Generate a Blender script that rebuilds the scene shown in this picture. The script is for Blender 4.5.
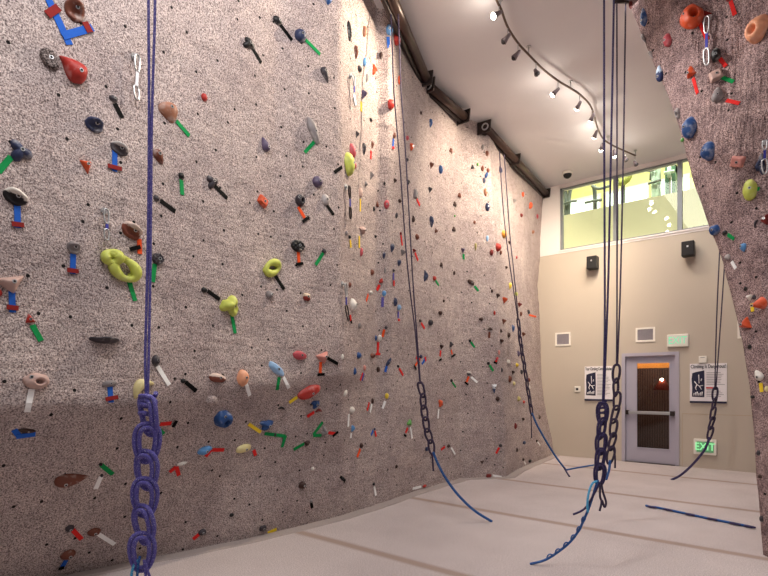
import bpy, bmesh, math, random
from mathutils import Vector, Matrix, noise
from mathutils.bvhtree import BVHTree

S = bpy.context.scene
COL = S.collection
for o in list(bpy.data.objects):
    bpy.data.objects.remove(o)

# ------------------------------------------------------------------ camera, world, lights
TH = math.atan2(512.0, 629.0)
CT, ST = math.cos(TH), math.sin(TH)
EYE = 1.57                     # eye height
FPX = 512.0                    # focal length in pixels of the 768 px frame
cam = bpy.data.cameras.new('camera')
cam.sensor_width = 36.0
cam.lens = 24.0
cam.shift_y = 0.125
cam.clip_start = 0.05
cam_o = bpy.data.objects.new('camera', cam)
cam_o.location = (0, 0, EYE)
cam_o.rotation_euler = (math.pi / 2, 0, TH)
COL.objects.link(cam_o)
S.camera = cam_o
S.view_settings.view_transform = 'Standard'
S.view_settings.look = 'None'
S.view_settings.gamma = 1.0
S.view_settings.use_curve_mapping = False
S.view_settings.exposure = 0.12

W = bpy.data.worlds.new('world')
S.world = W
W.use_nodes = True
W.node_tree.nodes['Background'].inputs[0].default_value = (1.0, 0.97, 0.97, 1)
W.node_tree.nodes['Background'].inputs[1].default_value = 0.20

def area_light(name, loc, target, size, power, col=(1, 0.93, 0.86), sy=None):
    d = bpy.data.lights.new(name, 'AREA')
    d.shape = 'RECTANGLE'
    d.size = size
    d.size_y = sy or size
    d.energy = power
    d.color = col
    o = bpy.data.objects.new(name, d)
    o.location = loc
    o.rotation_euler = (Vector(target) - Vector(loc)).to_track_quat('-Z', 'Y').to_euler()
    COL.objects.link(o)
    return o

def spot_light(name, loc, target, power, col=(1, 0.96, 0.92), size=100, radius=0.06, blend=0.7):
    d = bpy.data.lights.new(name, 'SPOT')
    d.energy = power
    d.color = col
    d.spot_size = math.radians(size)
    d.spot_blend = blend
    d.shadow_soft_size = radius
    o = bpy.data.objects.new(name, d)
    o.location = loc
    o.rotation_euler = (Vector(target) - Vector(loc)).to_track_quat('-Z', 'Y').to_euler()
    COL.objects.link(o)
    return o

area_light('added_fill_over_entrance', (0.4, 1.0, 5.85), (-0.4, 2.0, 0), 2.6, 70, (1, 0.97, 0.95))  # unseen fill added to brighten the near part, no fixture behind it
area_light('added_fill_over_hall', (-1.7, 8.2, 5.85), (-1.7, 8.2, 0), 1.4, 105, (1, 0.95, 0.9), 4.0)  # soft fill added under the hall ceiling, where no lamp hangs
# the near lamps of the ceiling track, above the top edge of the picture
spot_light('track_lamp_one', (-1.8, 2.1, 5.5), (-3.9, 1.8, 2.4), 150, (1, 0.985, 0.98), size=168, blend=0.25)
spot_light('track_lamp_two', (-1.8, 0.5, 5.5), (-3.9, 0.8, 2.4), 165, (1, 0.985, 0.98), size=168, blend=0.25)
spot_light('track_lamp_three', (-2.35, 5.0, 5.55), (-0.6, 5.6, 3.2), 200)

# ------------------------------------------------------------------ geometry helpers
def ray(px, py):
    r, u = (px - 384.0) / FPX, (384.0 - py) / FPX
    return Vector((r * CT - ST, r * ST + CT, u))

def P(px, py, F):
    d = ray(px, py) * F
    return Vector((d.x, d.y, d.z + EYE))

def fdepth(p):
    return -p[0] * ST + p[1] * CT

YB = 11.16
def bw(px, py, y=YB):
    d = ray(px, py)
    t = y / d.y
    return d.x * t, EYE + d.z * t

def floor_pt(px, py, z=0.0):
    d = ray(px, py)
    t = (z - EYE) / d.z
    return Vector((d.x * t, d.y * t, z))

def at_z(px, py, z):
    return floor_pt(px, py, z)

def link_mesh(name, bm, mat, parent=None, smooth=False):
    me = bpy.data.meshes.new(name)
    bmesh.ops.recalc_face_normals(bm, faces=bm.faces[:])
    bm.to_mesh(me)
    bm.free()
    if smooth:
        for p in me.polygons:
            p.use_smooth = True
    for m in (mat if isinstance(mat, (list, tuple)) else [mat]):
        me.materials.append(m)
    o = bpy.data.objects.new(name, me)
    COL.objects.link(o)
    if parent is not None:
        o.parent = parent
    return o

def empty(name, loc=(0, 0, 0), rot=None):
    o = bpy.data.objects.new(name, None)
    o.empty_display_size = 0.1
    o.location = loc
    if rot is not None:
        o.rotation_euler = rot
    COL.objects.link(o)
    return o

def tag(o, label, cat, group=None):
    o['label'] = label
    o['category'] = cat
    if group:
        o['group'] = group
    return o

def structure(o, label=None, cat=None):
    o['kind'] = 'structure'
    if label:
        o['label'] = label
        o['category'] = cat
    return o

def box(bm, x0, x1, y0, y1, z0, z1, mi=0):
    v = [bm.verts.new(c) for c in ((x0, y0, z0), (x1, y0, z0), (x1, y1, z0), (x0, y1, z0),
                                   (x0, y0, z1), (x1, y0, z1), (x1, y1, z1), (x0, y1, z1))]
    for f in ((0, 3, 2, 1), (4, 5, 6, 7), (0, 1, 5, 4), (1, 2, 6, 5), (2, 3, 7, 6), (3, 0, 4, 7)):
        bm.faces.new([v[i] for i in f]).material_index = mi
    return v

def bevel(bm, w, seg=2):
    bmesh.ops.bevel(bm, geom=bm.edges[:], offset=w, segments=seg, affect='EDGES', profile=0.5)

def box_obj(name, dims, mat, parent=None, bev=0.0):
    bm = bmesh.new()
    box(bm, *dims)
    if bev:
        bevel(bm, bev)
    return link_mesh(name, bm, mat, parent)

def smooth_path(pts, n=6, closed=False):
    pts = [Vector(p) for p in pts]
    out = []
    m = len(pts)
    rng = range(m if closed else m - 1)
    for i in rng:
        if closed:
            a, b, c, d = pts[i - 1], pts[i], pts[(i + 1) % m], pts[(i + 2) % m]
        else:
            a, b, c, d = pts[max(i - 1, 0)], pts[i], pts[i + 1], pts[min(i + 2, m - 1)]
        for k in range(n):
            t = k / n
            out.append(0.5 * ((2 * b) + (c - a) * t + (2 * a - 5 * b + 4 * c - d) * t * t + (3 * b - a - 3 * c + d) * t ** 3))
    if not closed:
        out.append(pts[-1])
    return out

def tube(bm, pts, r, n=8, closed=False, mi=0):
    pts = [Vector(p) for p in pts]
    m = len(pts)
    rings = []
    prev = None
    for i in range(m):
        if closed:
            t = (pts[(i + 1) % m] - pts[i - 1])
        else:
            t = pts[min(i + 1, m - 1)] - pts[max(i - 1, 0)]
        if t.length < 1e-9:
            t = Vector((0, 0, 1))
        t.normalize()
        if prev is None:
            a = Vector((0, 0, 1)) if abs(t.z) < 0.9 else Vector((1, 0, 0))
            u = t.cross(a).normalized()
        else:
            u = (prev - t * prev.dot(t))
            u = u.normalized() if u.length > 1e-6 else t.orthogonal().normalized()
        prev = u
        v = t.cross(u)
        rr = r[i] if isinstance(r, (list, tuple)) else r
        rings.append([bm.verts.new(pts[i] + (u * math.cos(2 * math.pi * k / n) + v * math.sin(2 * math.pi * k / n)) * rr) for k in range(n)])
    for i in range(m if closed else m - 1):
        A, B = rings[i], rings[(i + 1) % m]
        for k in range(n):
            f = bm.faces.new((A[k], A[(k + 1) % n], B[(k + 1) % n], B[k]))
            f.material_index = mi
            f.smooth = True
    if not closed:
        bm.faces.new(list(reversed(rings[0]))).material_index = mi
        bm.faces.new(rings[-1]).material_index = mi

def cyl(bm, p0, p1, r0, r1=None, n=16, mi=0):
    tube(bm, [p0, p1], [r0, r0 if r1 is None else r1], n, mi=mi)

# ------------------------------------------------------------------ materials
def lin(c):
    return tuple(((v / 255.0) / 12.92 if v / 255.0 <= 0.04045 else ((v / 255.0 + 0.055) / 1.055) ** 2.4) for v in c) + (1,)

MATS = {}
def nt_new(name):
    m = bpy.data.materials.new(name)
    m.use_nodes = True
    nt = m.node_tree
    return m, nt, nt.nodes['Principled BSDF']

def plain(name, rgb, rough=0.6, metal=0.0, var=0.08, scale=30.0, spec=0.4, chalk=0.0):
    if name in MATS:
        return MATS[name]
    m, nt, b = nt_new(name)
    c = lin(rgb)
    tc = nt.nodes.new('ShaderNodeTexCoord')
    nz = nt.nodes.new('ShaderNodeTexNoise')
    nz.inputs['Scale'].default_value = scale
    nz.inputs['Detail'].default_value = 3
    nt.links.new(tc.outputs['Object'], nz.inputs['Vector'])
    mx = nt.nodes.new('ShaderNodeMix')
    mx.data_type = 'RGBA'
    mx.inputs['A'].default_value = tuple(max(0, v * (1 - var * 2)) for v in c[:3]) + (1,)
    mx.inputs['B'].default_value = tuple(min(1, v * (1 + var * 2)) for v in c[:3]) + (1,)
    nt.links.new(nz.outputs['Fac'], mx.inputs['Factor'])
    src = mx.outputs['Result']
    if chalk > 0:
        nz2 = nt.nodes.new('ShaderNodeTexNoise')
        nz2.inputs['Scale'].default_value = 14
        nz2.inputs['Detail'].default_value = 4
        nt.links.new(tc.outputs['Object'], nz2.inputs['Vector'])
        rp = nt.nodes.new('ShaderNodeMapRange')
        rp.inputs['From Min'].default_value = 0.52
        rp.inputs['From Max'].default_value = 0.8
        rp.inputs['To Max'].default_value = chalk
        nt.links.new(nz2.outputs['Fac'], rp.inputs['Value'])
        m2 = nt.nodes.new('ShaderNodeMix')
        m2.data_type = 'RGBA'
        m2.inputs['B'].default_value = (0.8, 0.76, 0.72, 1)
        nt.links.new(src, m2.inputs['A'])
        nt.links.new(rp.outputs['Result'], m2.inputs['Factor'])
        src = m2.outputs['Result']
    nt.links.new(src, b.inputs['Base Color'])
    b.inputs['Roughness'].default_value = rough
    b.inputs['Metallic'].default_value = metal
    b.inputs['Specular IOR Level'].default_value = spec
    MATS[name] = m
    return m

def emit(name, rgb, s):
    m, nt, b = nt_new(name)
    b.inputs['Base Color'].default_value = lin(rgb)
    b.inputs['Emission Color'].default_value = lin(rgb)
    b.inputs['Emission Strength'].default_value = s
    return m

def math_node(nt, op, a, b=None):
    n = nt.nodes.new('ShaderNodeMath')
    n.operation = op
    for i, v in enumerate((a, b)):
        if v is None:
            continue
        if isinstance(v, (int, float)):
            n.inputs[i].default_value = v
        else:
            nt.links.new(v, n.inputs[i])
    return n.outputs[0]

def mixc(nt, fac, A, B, blend='MIX'):
    n = nt.nodes.new('ShaderNodeMix')
    n.data_type = 'RGBA'
    n.blend_type = blend
    for k, v in (('Factor', fac), ('A', A), ('B', B)):
        if isinstance(v, (int, float, tuple)):
            n.inputs[k].default_value = v
        else:
            nt.links.new(v, n.inputs[k])
    return n.outputs['Result']

def ramp(nt, fac, stops):
    n = nt.nodes.new('ShaderNodeValToRGB')
    e = n.color_ramp.elements
    while len(e) < len(stops):
        e.new(0.5)
    for i, (p, c) in enumerate(stops):
        e[i].position = p
        e[i].color = c
    nt.links.new(fac, n.inputs['Fac'])
    return n.outputs['Color']

def noise_tex(nt, vec, scale, detail=3.0, rough=0.6):
    n = nt.nodes.new('ShaderNodeTexNoise')
    n.inputs['Scale'].default_value = scale
    n.inputs['Detail'].default_value = detail
    n.inputs['Roughness'].default_value = rough
    if vec is not None:
        nt.links.new(vec, n.inputs['Vector'])
    return n.outputs['Fac']

def rock_material(name, light, mid, dark, plane='YZ', hole_scale=3.3, bump=0.5, blotch=0.0):
    m, nt, b = nt_new(name)
    tc = nt.nodes.new('ShaderNodeTexCoord').outputs['Object']
    grain = noise_tex(nt, tc, 98, 2.5, 0.8)
    col = ramp(nt, grain, [(0.38, lin(dark)), (0.48, lin(mid)), (0.57, lin(light)), (0.70, lin(tuple(min(255, v + 30) for v in light)))])
    mot = noise_tex(nt, tc, 1.6, 4, 0.6)
    col = mixc(nt, 1.0, col, ramp(nt, mot, [(0.3, (0.80, 0.77, 0.78, 1)), (0.7, (1.06, 1.05, 1.03, 1))]), 'MULTIPLY')
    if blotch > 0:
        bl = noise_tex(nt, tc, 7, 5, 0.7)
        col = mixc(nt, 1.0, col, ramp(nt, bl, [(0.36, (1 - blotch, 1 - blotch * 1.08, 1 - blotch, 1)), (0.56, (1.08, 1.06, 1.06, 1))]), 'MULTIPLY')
    # t-nut holes, a scatter of small dark openings drilled over the panels
    sp = nt.nodes.new('ShaderNodeSeparateXYZ')
    nt.links.new(tc, sp.inputs[0])
    cb = nt.nodes.new('ShaderNodeCombineXYZ')
    nt.links.new(sp.outputs['Y' if plane == 'YZ' else 'X'], cb.inputs[0])
    nt.links.new(sp.outputs['Z'], cb.inputs[1])
    vo = nt.nodes.new('ShaderNodeTexVoronoi')
    vo.voronoi_dimensions = '2D'
    vo.inputs['Scale'].default_value = hole_scale
    vo.inputs['Randomness'].default_value = 0.8
    nt.links.new(cb.outputs[0], vo.inputs['Vector'])
    hole = math_node(nt, 'LESS_THAN', vo.outputs['Distance'], 0.0115 * hole_scale)
    col = mixc(nt, hole, col, (0.012, 0.010, 0.010, 1))
    nt.links.new(col, b.inputs['Base Color'])
    b.inputs['Roughness'].default_value = 0.9
    b.inputs['Specular IOR Level'].default_value = 0.2
    n2 = noise_tex(nt, tc, 14, 5, 0.65)
    hsum = math_node(nt, 'ADD', math_node(nt, 'MULTIPLY', grain, 0.35), math_node(nt, 'MULTIPLY', n2, 1.3))
    mp = nt.nodes.new('ShaderNodeMapping')      # trowel streaks running down across the plaster
    mp.inputs['Rotation'].default_value = (math.radians(32), 0, 0) if plane == 'YZ' else (0, math.radians(-50), 0)
    mp.inputs['Scale'].default_value = (1.0, 0.8, 9.0) if plane == 'YZ' else (9.0, 1.0, 1.2)
    nt.links.new(tc, mp.inputs['Vector'])
    st = noise_tex(nt, mp.outputs[0], 1.6, 4, 0.6)
    hsum = math_node(nt, 'ADD', hsum, math_node(nt, 'MULTIPLY', st, 0.9 if plane == 'YZ' else 2.6))
    col = mixc(nt, 1.0, col, ramp(nt, st, [(0.30, (0.90, 0.89, 0.89, 1)), (0.42, (1.01, 1.01, 1.01, 1))]), 'MULTIPLY')
    nt.links.new(col, b.inputs['Base Color'])
    bp = nt.nodes.new('ShaderNodeBump')
    bp.inputs['Strength'].default_value = bump
    bp.inputs['Distance'].default_value = 0.03
    nt.links.new(hsum, bp.inputs['Height'])
    nt.links.new(bp.outputs[0], b.inputs['Normal'])
    return m

M_ROCK = rock_material('textured_climbing_panel', (202, 189, 185), (172, 158, 155), (94, 83, 84), 'YZ', 3.3, 0.6, 0.10)
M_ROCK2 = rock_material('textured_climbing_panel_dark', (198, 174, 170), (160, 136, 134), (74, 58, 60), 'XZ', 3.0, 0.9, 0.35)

M_SPECK = rock_material('speckled_grey_hold', (150, 138, 134), (96, 86, 84), (38, 32, 32), 'YZ', 0.01)

def paint(name, rgb, bump=0.08, scale=60):
    m, nt, b = nt_new(name)
    tc = nt.nodes.new('ShaderNodeTexCoord').outputs['Object']
    n = noise_tex(nt, tc, 0.8, 3)
    c = lin(rgb)
    nt.links.new(mixc(nt, n, tuple(v * 0.94 for v in c[:3]) + (1,), tuple(min(1, v * 1.05) for v in c[:3]) + (1,)), b.inputs['Base Color'])
    b.inputs['Roughness'].default_value = 0.75
    b.inputs['Specular IOR Level'].default_value = 0.25
    bp = nt.nodes.new('ShaderNodeBump')
    bp.inputs['Strength'].default_value = bump
    bp.inputs['Distance'].default_value = 0.01
    nt.links.new(noise_tex(nt, tc, scale, 3), bp.inputs['Height'])
    nt.links.new(bp.outputs[0], b.inputs['Normal'])
    return m

M_CEIL = paint('ceiling_paint', (228, 224, 226))
M_BEIGE = paint('beige_wall_paint', (192, 180, 166))
M_WHITE = paint('white_wall_paint', (228, 220, 217))
M_CREAM = paint('cream_wall_paint', (228, 225, 192))
M_YELLOW = paint('yellow_wall_paint', (222, 219, 150))

def carpet():
    m, nt, b = nt_new('mat_carpet')
    tc = nt.nodes.new('ShaderNodeTexCoord').outputs['Object']
    g = noise_tex(nt, tc, 90, 3, 0.7)
    col = ramp(nt, g, [(0.3, lin((168, 156, 155))), (0.7, lin((226, 216, 214)))])
    mt = noise_tex(nt, tc, 1.3, 5, 0.6)
    col = mixc(nt, 1.0, col, ramp(nt, mt, [(0.3, (0.90, 0.88, 0.88, 1)), (0.7, (1.04, 1.03, 1.03, 1))]), 'MULTIPLY')
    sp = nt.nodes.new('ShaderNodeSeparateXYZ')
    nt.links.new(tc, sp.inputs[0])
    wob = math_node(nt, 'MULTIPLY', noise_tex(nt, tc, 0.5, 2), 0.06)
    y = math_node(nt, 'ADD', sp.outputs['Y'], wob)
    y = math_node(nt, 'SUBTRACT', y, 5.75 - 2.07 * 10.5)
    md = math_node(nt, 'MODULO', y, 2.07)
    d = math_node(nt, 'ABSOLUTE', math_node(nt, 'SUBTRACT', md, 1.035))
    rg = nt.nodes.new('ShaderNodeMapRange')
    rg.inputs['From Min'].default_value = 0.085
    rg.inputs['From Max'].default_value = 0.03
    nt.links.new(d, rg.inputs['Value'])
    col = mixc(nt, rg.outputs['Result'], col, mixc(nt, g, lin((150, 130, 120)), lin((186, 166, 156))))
    nt.links.new(col, b.inputs['Base Color'])
    b.inputs['Roughness'].default_value = 0.95
    b.inputs['Specular IOR Level'].default_value = 0.15
    bp = nt.nodes.new('ShaderNodeBump')
    bp.inputs['Strength'].default_value = 0.35
    bp.inputs['Distance'].default_value = 0.01
    nt.links.new(g, bp.inputs['Height'])
    nt.links.new(bp.outputs[0], b.inputs['Normal'])
    return m
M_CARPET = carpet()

def rope_material(name, c1, c2, fleck):
    m, nt, b = nt_new(name)
    tc = nt.nodes.new('ShaderNodeTexCoord').outputs['Object']
    n = noise_tex(nt, tc, 160, 2)
    col = mixc(nt, n, lin(c1), lin(c2))
    f = ramp(nt, noise_tex(nt, tc, 260, 1), [(0.62, (0, 0, 0, 1)), (0.68, (1, 1, 1, 1))])
    col = mixc(nt, f, col, lin(fleck))
    nt.links.new(col, b.inputs['Base Color'])
    b.inputs['Roughness'].default_value = 0.8
    bp = nt.nodes.new('ShaderNodeBump')
    bp.inputs['Strength'].default_value = 0.6
    bp.inputs['Distance'].default_value = 0.003
    nt.links.new(n, bp.inputs['Height'])
    nt.links.new(bp.outputs[0], b.inputs['Normal'])
    return m
M_VIOLET = rope_material('violet_rope', (66, 56, 132), (112, 104, 188), (190, 186, 224))
M_NAVY = rope_material('navy_rope', (24, 18, 48), (60, 48, 100), (120, 108, 160))
M_DARKROPE = rope_material('dark_rope', (26, 20, 34), (66, 52, 84), (120, 100, 130))
M_BLUEROPE = rope_material('blue_rope', (20, 44, 110), (40, 100, 176), (120, 180, 220))
M_CYAN = rope_material('cyan_rope', (40, 140, 210), (90, 200, 240), (200, 235, 250))
M_STEEL = plain('brushed_steel', (190, 190, 192), 0.35, 0.9, 0.05)
M_DKSTEEL = plain('dark_steel', (52, 42, 40), 0.4, 0.35, 0.1)
M_PIPE = plain('brown_black_pipe', (70, 52, 46), 0.35, 0.2, 0.1)
M_BLACK = plain('black_plastic', (22, 21, 22), 0.5)
M_HOLE = plain('bolt_recess', (14, 12, 12), 0.7)
M_DOORG = plain('lavender_grey_paint', (176, 170, 184), 0.45, 0.0, 0.03, 3)
M_LOUVRE = plain('vent_louvre', (150, 142, 148), 0.6, 0, 0.05)
M_OFFWHITE = plain('off_white_plastic', (236, 230, 220), 0.5, 0, 0.03)
M_PAPER = plain('white_paper', (236, 230, 232), 0.5, 0, 0.03)
M_INK = plain('black_ink', (20, 18, 26), 0.6)
M_GREYINK = plain('grey_ink', (160, 154, 158), 0.6)
M_NAVYINK = plain('navy_ink', (34, 34, 62), 0.5)
M_REDINK = plain('red_ink', (206, 52, 44), 0.6)
M_BULB = emit('lit_bulb', (255, 240, 214), 30.0)
M_SIGNGREEN = emit('exit_letters', (120, 226, 186), 0.35)
M_LITGREEN = emit('lit_exit_letters', (150, 240, 170), 0.8)
M_SIGNPANEL = plain('exit_panel', (232, 230, 216), 0.4, 0, 0.02)
M_SIGNPANEL2 = plain('exit_panel_green', (120, 190, 140), 0.4, 0, 0.05)

def glass_material(name, tint, f=0.06):
    m = bpy.data.materials.new(name)
    m.use_nodes = True
    nt = m.node_tree
    nt.nodes.clear()
    out = nt.nodes.new('ShaderNodeOutputMaterial')
    tr = nt.nodes.new('ShaderNodeBsdfTransparent')
    tr.inputs[0].default_value = tint
    gl = nt.nodes.new('ShaderNodeBsdfGlossy')
    gl.inputs['Roughness'].default_value = 0.02
    fr = nt.nodes.new('ShaderNodeFresnel')
    fr.inputs[0].default_value = 1.45
    mx = nt.nodes.new('ShaderNodeMixShader')
    nt.links.new(math_node(nt, 'MULTIPLY', fr.outputs[0], 1.0), mx.inputs[0])
    nt.links.new(tr.outputs[0], mx.inputs[1])
    nt.links.new(gl.outputs[0], mx.inputs[2])
    nt.links.new(mx.outputs[0], out.inputs[0])
    return m
M_GLASS = glass_material('window_glass', (0.93, 0.97, 0.92, 1))
M_DGLASS = glass_material('door_glass', (0.85, 0.83, 0.8, 1))

# ------------------------------------------------------------------ the room
ZC = EYE + 4.37               # ceiling height

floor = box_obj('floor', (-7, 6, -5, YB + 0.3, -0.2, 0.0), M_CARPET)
structure(floor, 'pale speckled matted carpet floor with darker seams across it', 'floor')
ceil = box_obj('ceiling', (-7, 6, -5, YB + 0.3, ZC, ZC + 0.2), M_CEIL)
structure(ceil, 'flat grey white painted ceiling above the climbing hall', 'ceiling')

ZL = [0.0, 0.7, 1.40, 1.62, 3.8, ZC]
def crease(xs, k):
    return [(x, k * abs(x)) for x in xs]
def col_at(xs, y):
    return [(x, y) for x in xs]
STN = [
    col_at([-4.75, -4.32, -3.84, -3.76, -3.78, -3.65], -2.5),
    col_at([-4.63, -4.24, -3.80, -3.72, -3.76, -3.65], 1.7),
    col_at([-4.33, -4.18, -3.96, -3.88, -3.88, -3.74], 3.1),
    crease([-4.20, -4.10, -3.90, -3.81, -3.73, -3.52], 1.036),
    crease([-4.26, -4.26, -4.27, -4.26, -4.14, -3.82], 1.195),
    [(-4.27, 5.35), (-4.25, 5.35), (-4.22, 5.35), (-4.21, 5.32), (-4.04, 5.05), (-3.70, 4.68)],
    col_at([-4.33, -4.32, -4.30, -4.30, -4.25, -4.18], 6.2),
    col_at([-4.36, -4.37, -4.36, -4.36, -4.35, -4.30], 7.35),
    [(-3.85, 7.95), (-3.86, 7.95), (-3.89, 7.92), (-3.91, 7.9), (-3.98, 7.85), (-4.08, 7.8)],
    col_at([-4.08, -4.10, -4.15, -4.16, -4.26, -4.38], 9.5),
    col_at([-4.23, -4.36, -4.49, -4.52, -4.60, -4.47], YB - 0.005),
]
KNEE = {0: (1.33, 1.41), 1: (1.34, 1.43), 2: (1.46, 1.55), 3: (1.55, 1.66)}
STN_Z = {}
for _i, (_a, _b) in KNEE.items():
    STN_Z[id(STN[_i])] = [0.0, 0.7, _a, _b, 3.8, ZC]
def lerp(a, b, t):
    return a + (b - a) * t

def stn_profile(st, z):
    L = STN_Z.get(id(st), ZL)
    for i in range(len(L) - 1):
        if z <= L[i + 1] + 1e-9:
            t = (z - L[i]) / (L[i + 1] - L[i])
            return lerp(st[i][0], st[i + 1][0], t), lerp(st[i][1], st[i + 1][1], t)
    return st[-1]

def relief(p, amp):
    a = noise.noise(p * 0.9) * 1.0 + noise.noise(p * 2.3 + Vector((7, 3, 1))) * 0.5
    q = Vector((p.x, p.y * 0.8 + p.z * 0.5, p.z * 1.0 - p.y * 0.5))
    a += noise.noise(Vector((q.x * 2, q.y * 1.2, q.z * 7.0)) + Vector((3, 9, 4))) * 0.32
    a += noise.noise(p * 9.0) * 0.12
    return a * amp

def wall_grid(stations, per, zstep, amp, outward, closed=False):
    bm = bmesh.new()
    nz = int(round(ZC / zstep))
    rows = []
    n = len(stations)
    segs = range(n if closed else n - 1)
    for k in range(nz + 1):
        z = ZC * k / nz
        row = []
        for i in segs:
            a, b = stn_profile(stations[i], z), stn_profile(stations[(i + 1) % n], z)
            m = per[i]
            for j in range(m):
                t = j / m
                row.append(Vector((lerp(a[0], b[0], t), lerp(a[1], b[1], t), z)))
        if not closed:
            a = stn_profile(stations[-1], z)
            row.append(Vector((a[0], a[1], z)))
        rows.append(row)
    vs = []
    for k, row in enumerate(rows):
        vr = []
        m = len(row)
        for j, p in enumerate(row):
            if closed:
                t = row[(j + 1) % m] - row[j - 1]
            else:
                t = row[min(j + 1, m - 1)] - row[max(j - 1, 0)]
            nrm = Vector((t.y, -t.x, 0)).normalized() * outward
            vr.append(bm.verts.new(p + nrm * relief(p, amp)))
        vs.append(vr)
    m = len(vs[0])
    for k in range(len(vs) - 1):
        for j in range(m if closed else m - 1):
            j2 = (j + 1) % m
            f = bm.faces.new((vs[k][j], vs[k][j2], vs[k + 1][j2], vs[k + 1][j]))
            f.smooth = True
    return bm, vs

def seg_counts(stations, step, closed=False):
    n = len(stations)
    out = []
    for i in range(n if closed else n - 1):
        a, b = stations[i][2], stations[(i + 1) % n][2]
        out.append(max(3, int(math.hypot(a[0] - b[0], a[1] - b[1]) / step)))
    return out

def finish_wall(name, bm, mat, label):
    me = bpy.data.meshes.new(name)
    bm.to_mesh(me)
    bm.free()
    me.materials.append(mat)
    o = bpy.data.objects.new(name, me)
    COL.objects.link(o)
    structure(o, label, 'climbing wall')
    return o

bm, vs = wall_grid(STN, seg_counts(STN, 0.06), 0.06, 0.03, 1.0)
BASE_LINE = [v.co.copy() for v in vs[0]]
# give the panels a back so that the wall is solid
back0 = [bm.verts.new((-5.4, v.co.y, 0)) for v in vs[0]]
back1 = [bm.verts.new((-5.4, v.co.y, ZC)) for v in vs[-1]]
for j in range(len(back0) - 1):
    bm.faces.new((back0[j + 1], back0[j], back1[j], back1[j + 1]))
bm.normal_update()
left_bvh_bm = bm.copy()
left_bvh_bm.normal_update()
wall_left = finish_wall('wall_left', bm, M_ROCK, 'tall mottled grey pink textured climbing wall along the side of the hall')
LEFT = BVHTree.FromBMesh(left_bvh_bm)
left_bvh_bm.free()

# free standing overhanging wall
EDGE_PX = [(628, 0), (650, 55), (668, 96), (680, 130), (700, 205), (712, 236), (722, 258), (735, 310), (745, 355), (751, 400), (756, 460), (762, 545), (764, 556)]
edge = []
for px, py in EDGE_PX:
    d = ray(px, py)
    z = 2.0
    for _ in range(12):
        Y = 5.85 + 0.075 * z
        z = EYE + d.z * Y / d.y
    edge.append((z, d.x * Y / d.y, Y))
edge.sort()
def edge_at(z):
    if z <= edge[0][0]:
        return edge[0][1], 5.85 + 0.075 * z
    for a, b in zip(edge, edge[1:]):
        if z <= b[0]:
            t = (z - a[0]) / (b[0] - a[0])
            return lerp(a[1], b[1], t), 5.85 + 0.075 * z
    a, b = edge[-2], edge[-1]
    t = (z - a[0]) / (b[0] - a[0])
    return lerp(a[1], b[1], t), 5.85 + 0.075 * z
ZL_R = ZL
ZL = [0.0, 0.4, 0.8, 1.2, 1.6, 2.0, 2.4, 2.8, 3.2, 3.6, 4.0, 4.4, 4.8, 5.2, 5.6, ZC]
EDG = [edge_at(z) for z in ZL]
def off(f):
    return [(e[0] + f(z)[0], e[1] + f(z)[1]) for z, e in zip(ZL, EDG)]
STR = [
    off(lambda z: (0.0, 0.0)),
    off(lambda z: (0.20 + 0.03 * z, -0.26)),
    off(lambda z: (0.55 + 0.06 * z, -0.30 - 0.01 * z)),
    off(lambda z: (0.95 + 0.10 * z, -0.62 - 0.02 * z)),
    off(lambda z: (2.6 + 0.10 * z, -0.75)),
    off(lambda z: (2.6 + 0.10 * z, 0.75)),
    off(lambda z: (0.30, 0.65)),
]
_relief = relief
def relief(p, amp):
    a = _relief(p, amp)
    q = Vector((p.x * 4.2 - p.z * 1.0, p.y * 4.2, p.z * 2.0 + p.x * 1.0))
    a += (noise.noise(q + Vector((5, 1, 8))) * 0.55 + noise.noise(q * 2.3) * 0.3) * amp
    a += max(0.0, noise.noise(p * 1.7 + Vector((2, 2, 9)))) * amp * 0.9
    return a * max(0.12, min(1.0, (p.x - edge_at(p.z)[0]) / 0.35))
bm, vs = wall_grid(STR, [8, 10, 10, 20, 6, 10, 8], 0.05, 0.085, 1.0, True)
bm.faces.new(vs[-1])
bm.faces.new(list(reversed(vs[0])))
bm.normal_update()
bb = bm.copy()
bb.normal_update()
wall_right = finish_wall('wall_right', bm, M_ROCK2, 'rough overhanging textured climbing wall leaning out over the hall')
RIGHT = BVHTree.FromBMesh(bb)
bb.free()
ZL = ZL_R

# grey kerb strip along the foot of the climbing wall
bm = bmesh.new()
pr = None
for p in BASE_LINE[::2]:
    q = [bm.verts.new((p.x - 0.03, p.y, 0.0)), bm.verts.new((p.x - 0.03, p.y, 0.02)), bm.verts.new((p.x + 0.13, p.y + 0.03, 0.015)), bm.verts.new((p.x + 0.14, p.y + 0.03, 0.0))]
    if pr:
        for i in range(3):
            bm.faces.new((pr[i], pr[i + 1], q[i + 1], q[i]))
    pr = q
structure(link_mesh('trim_1', bm, plain('grey_edge_strip', (168, 156, 152), 0.9, 0, 0.1, 60)), 'grey edging strip on the floor along the climbing wall foot', 'edging')

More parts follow.
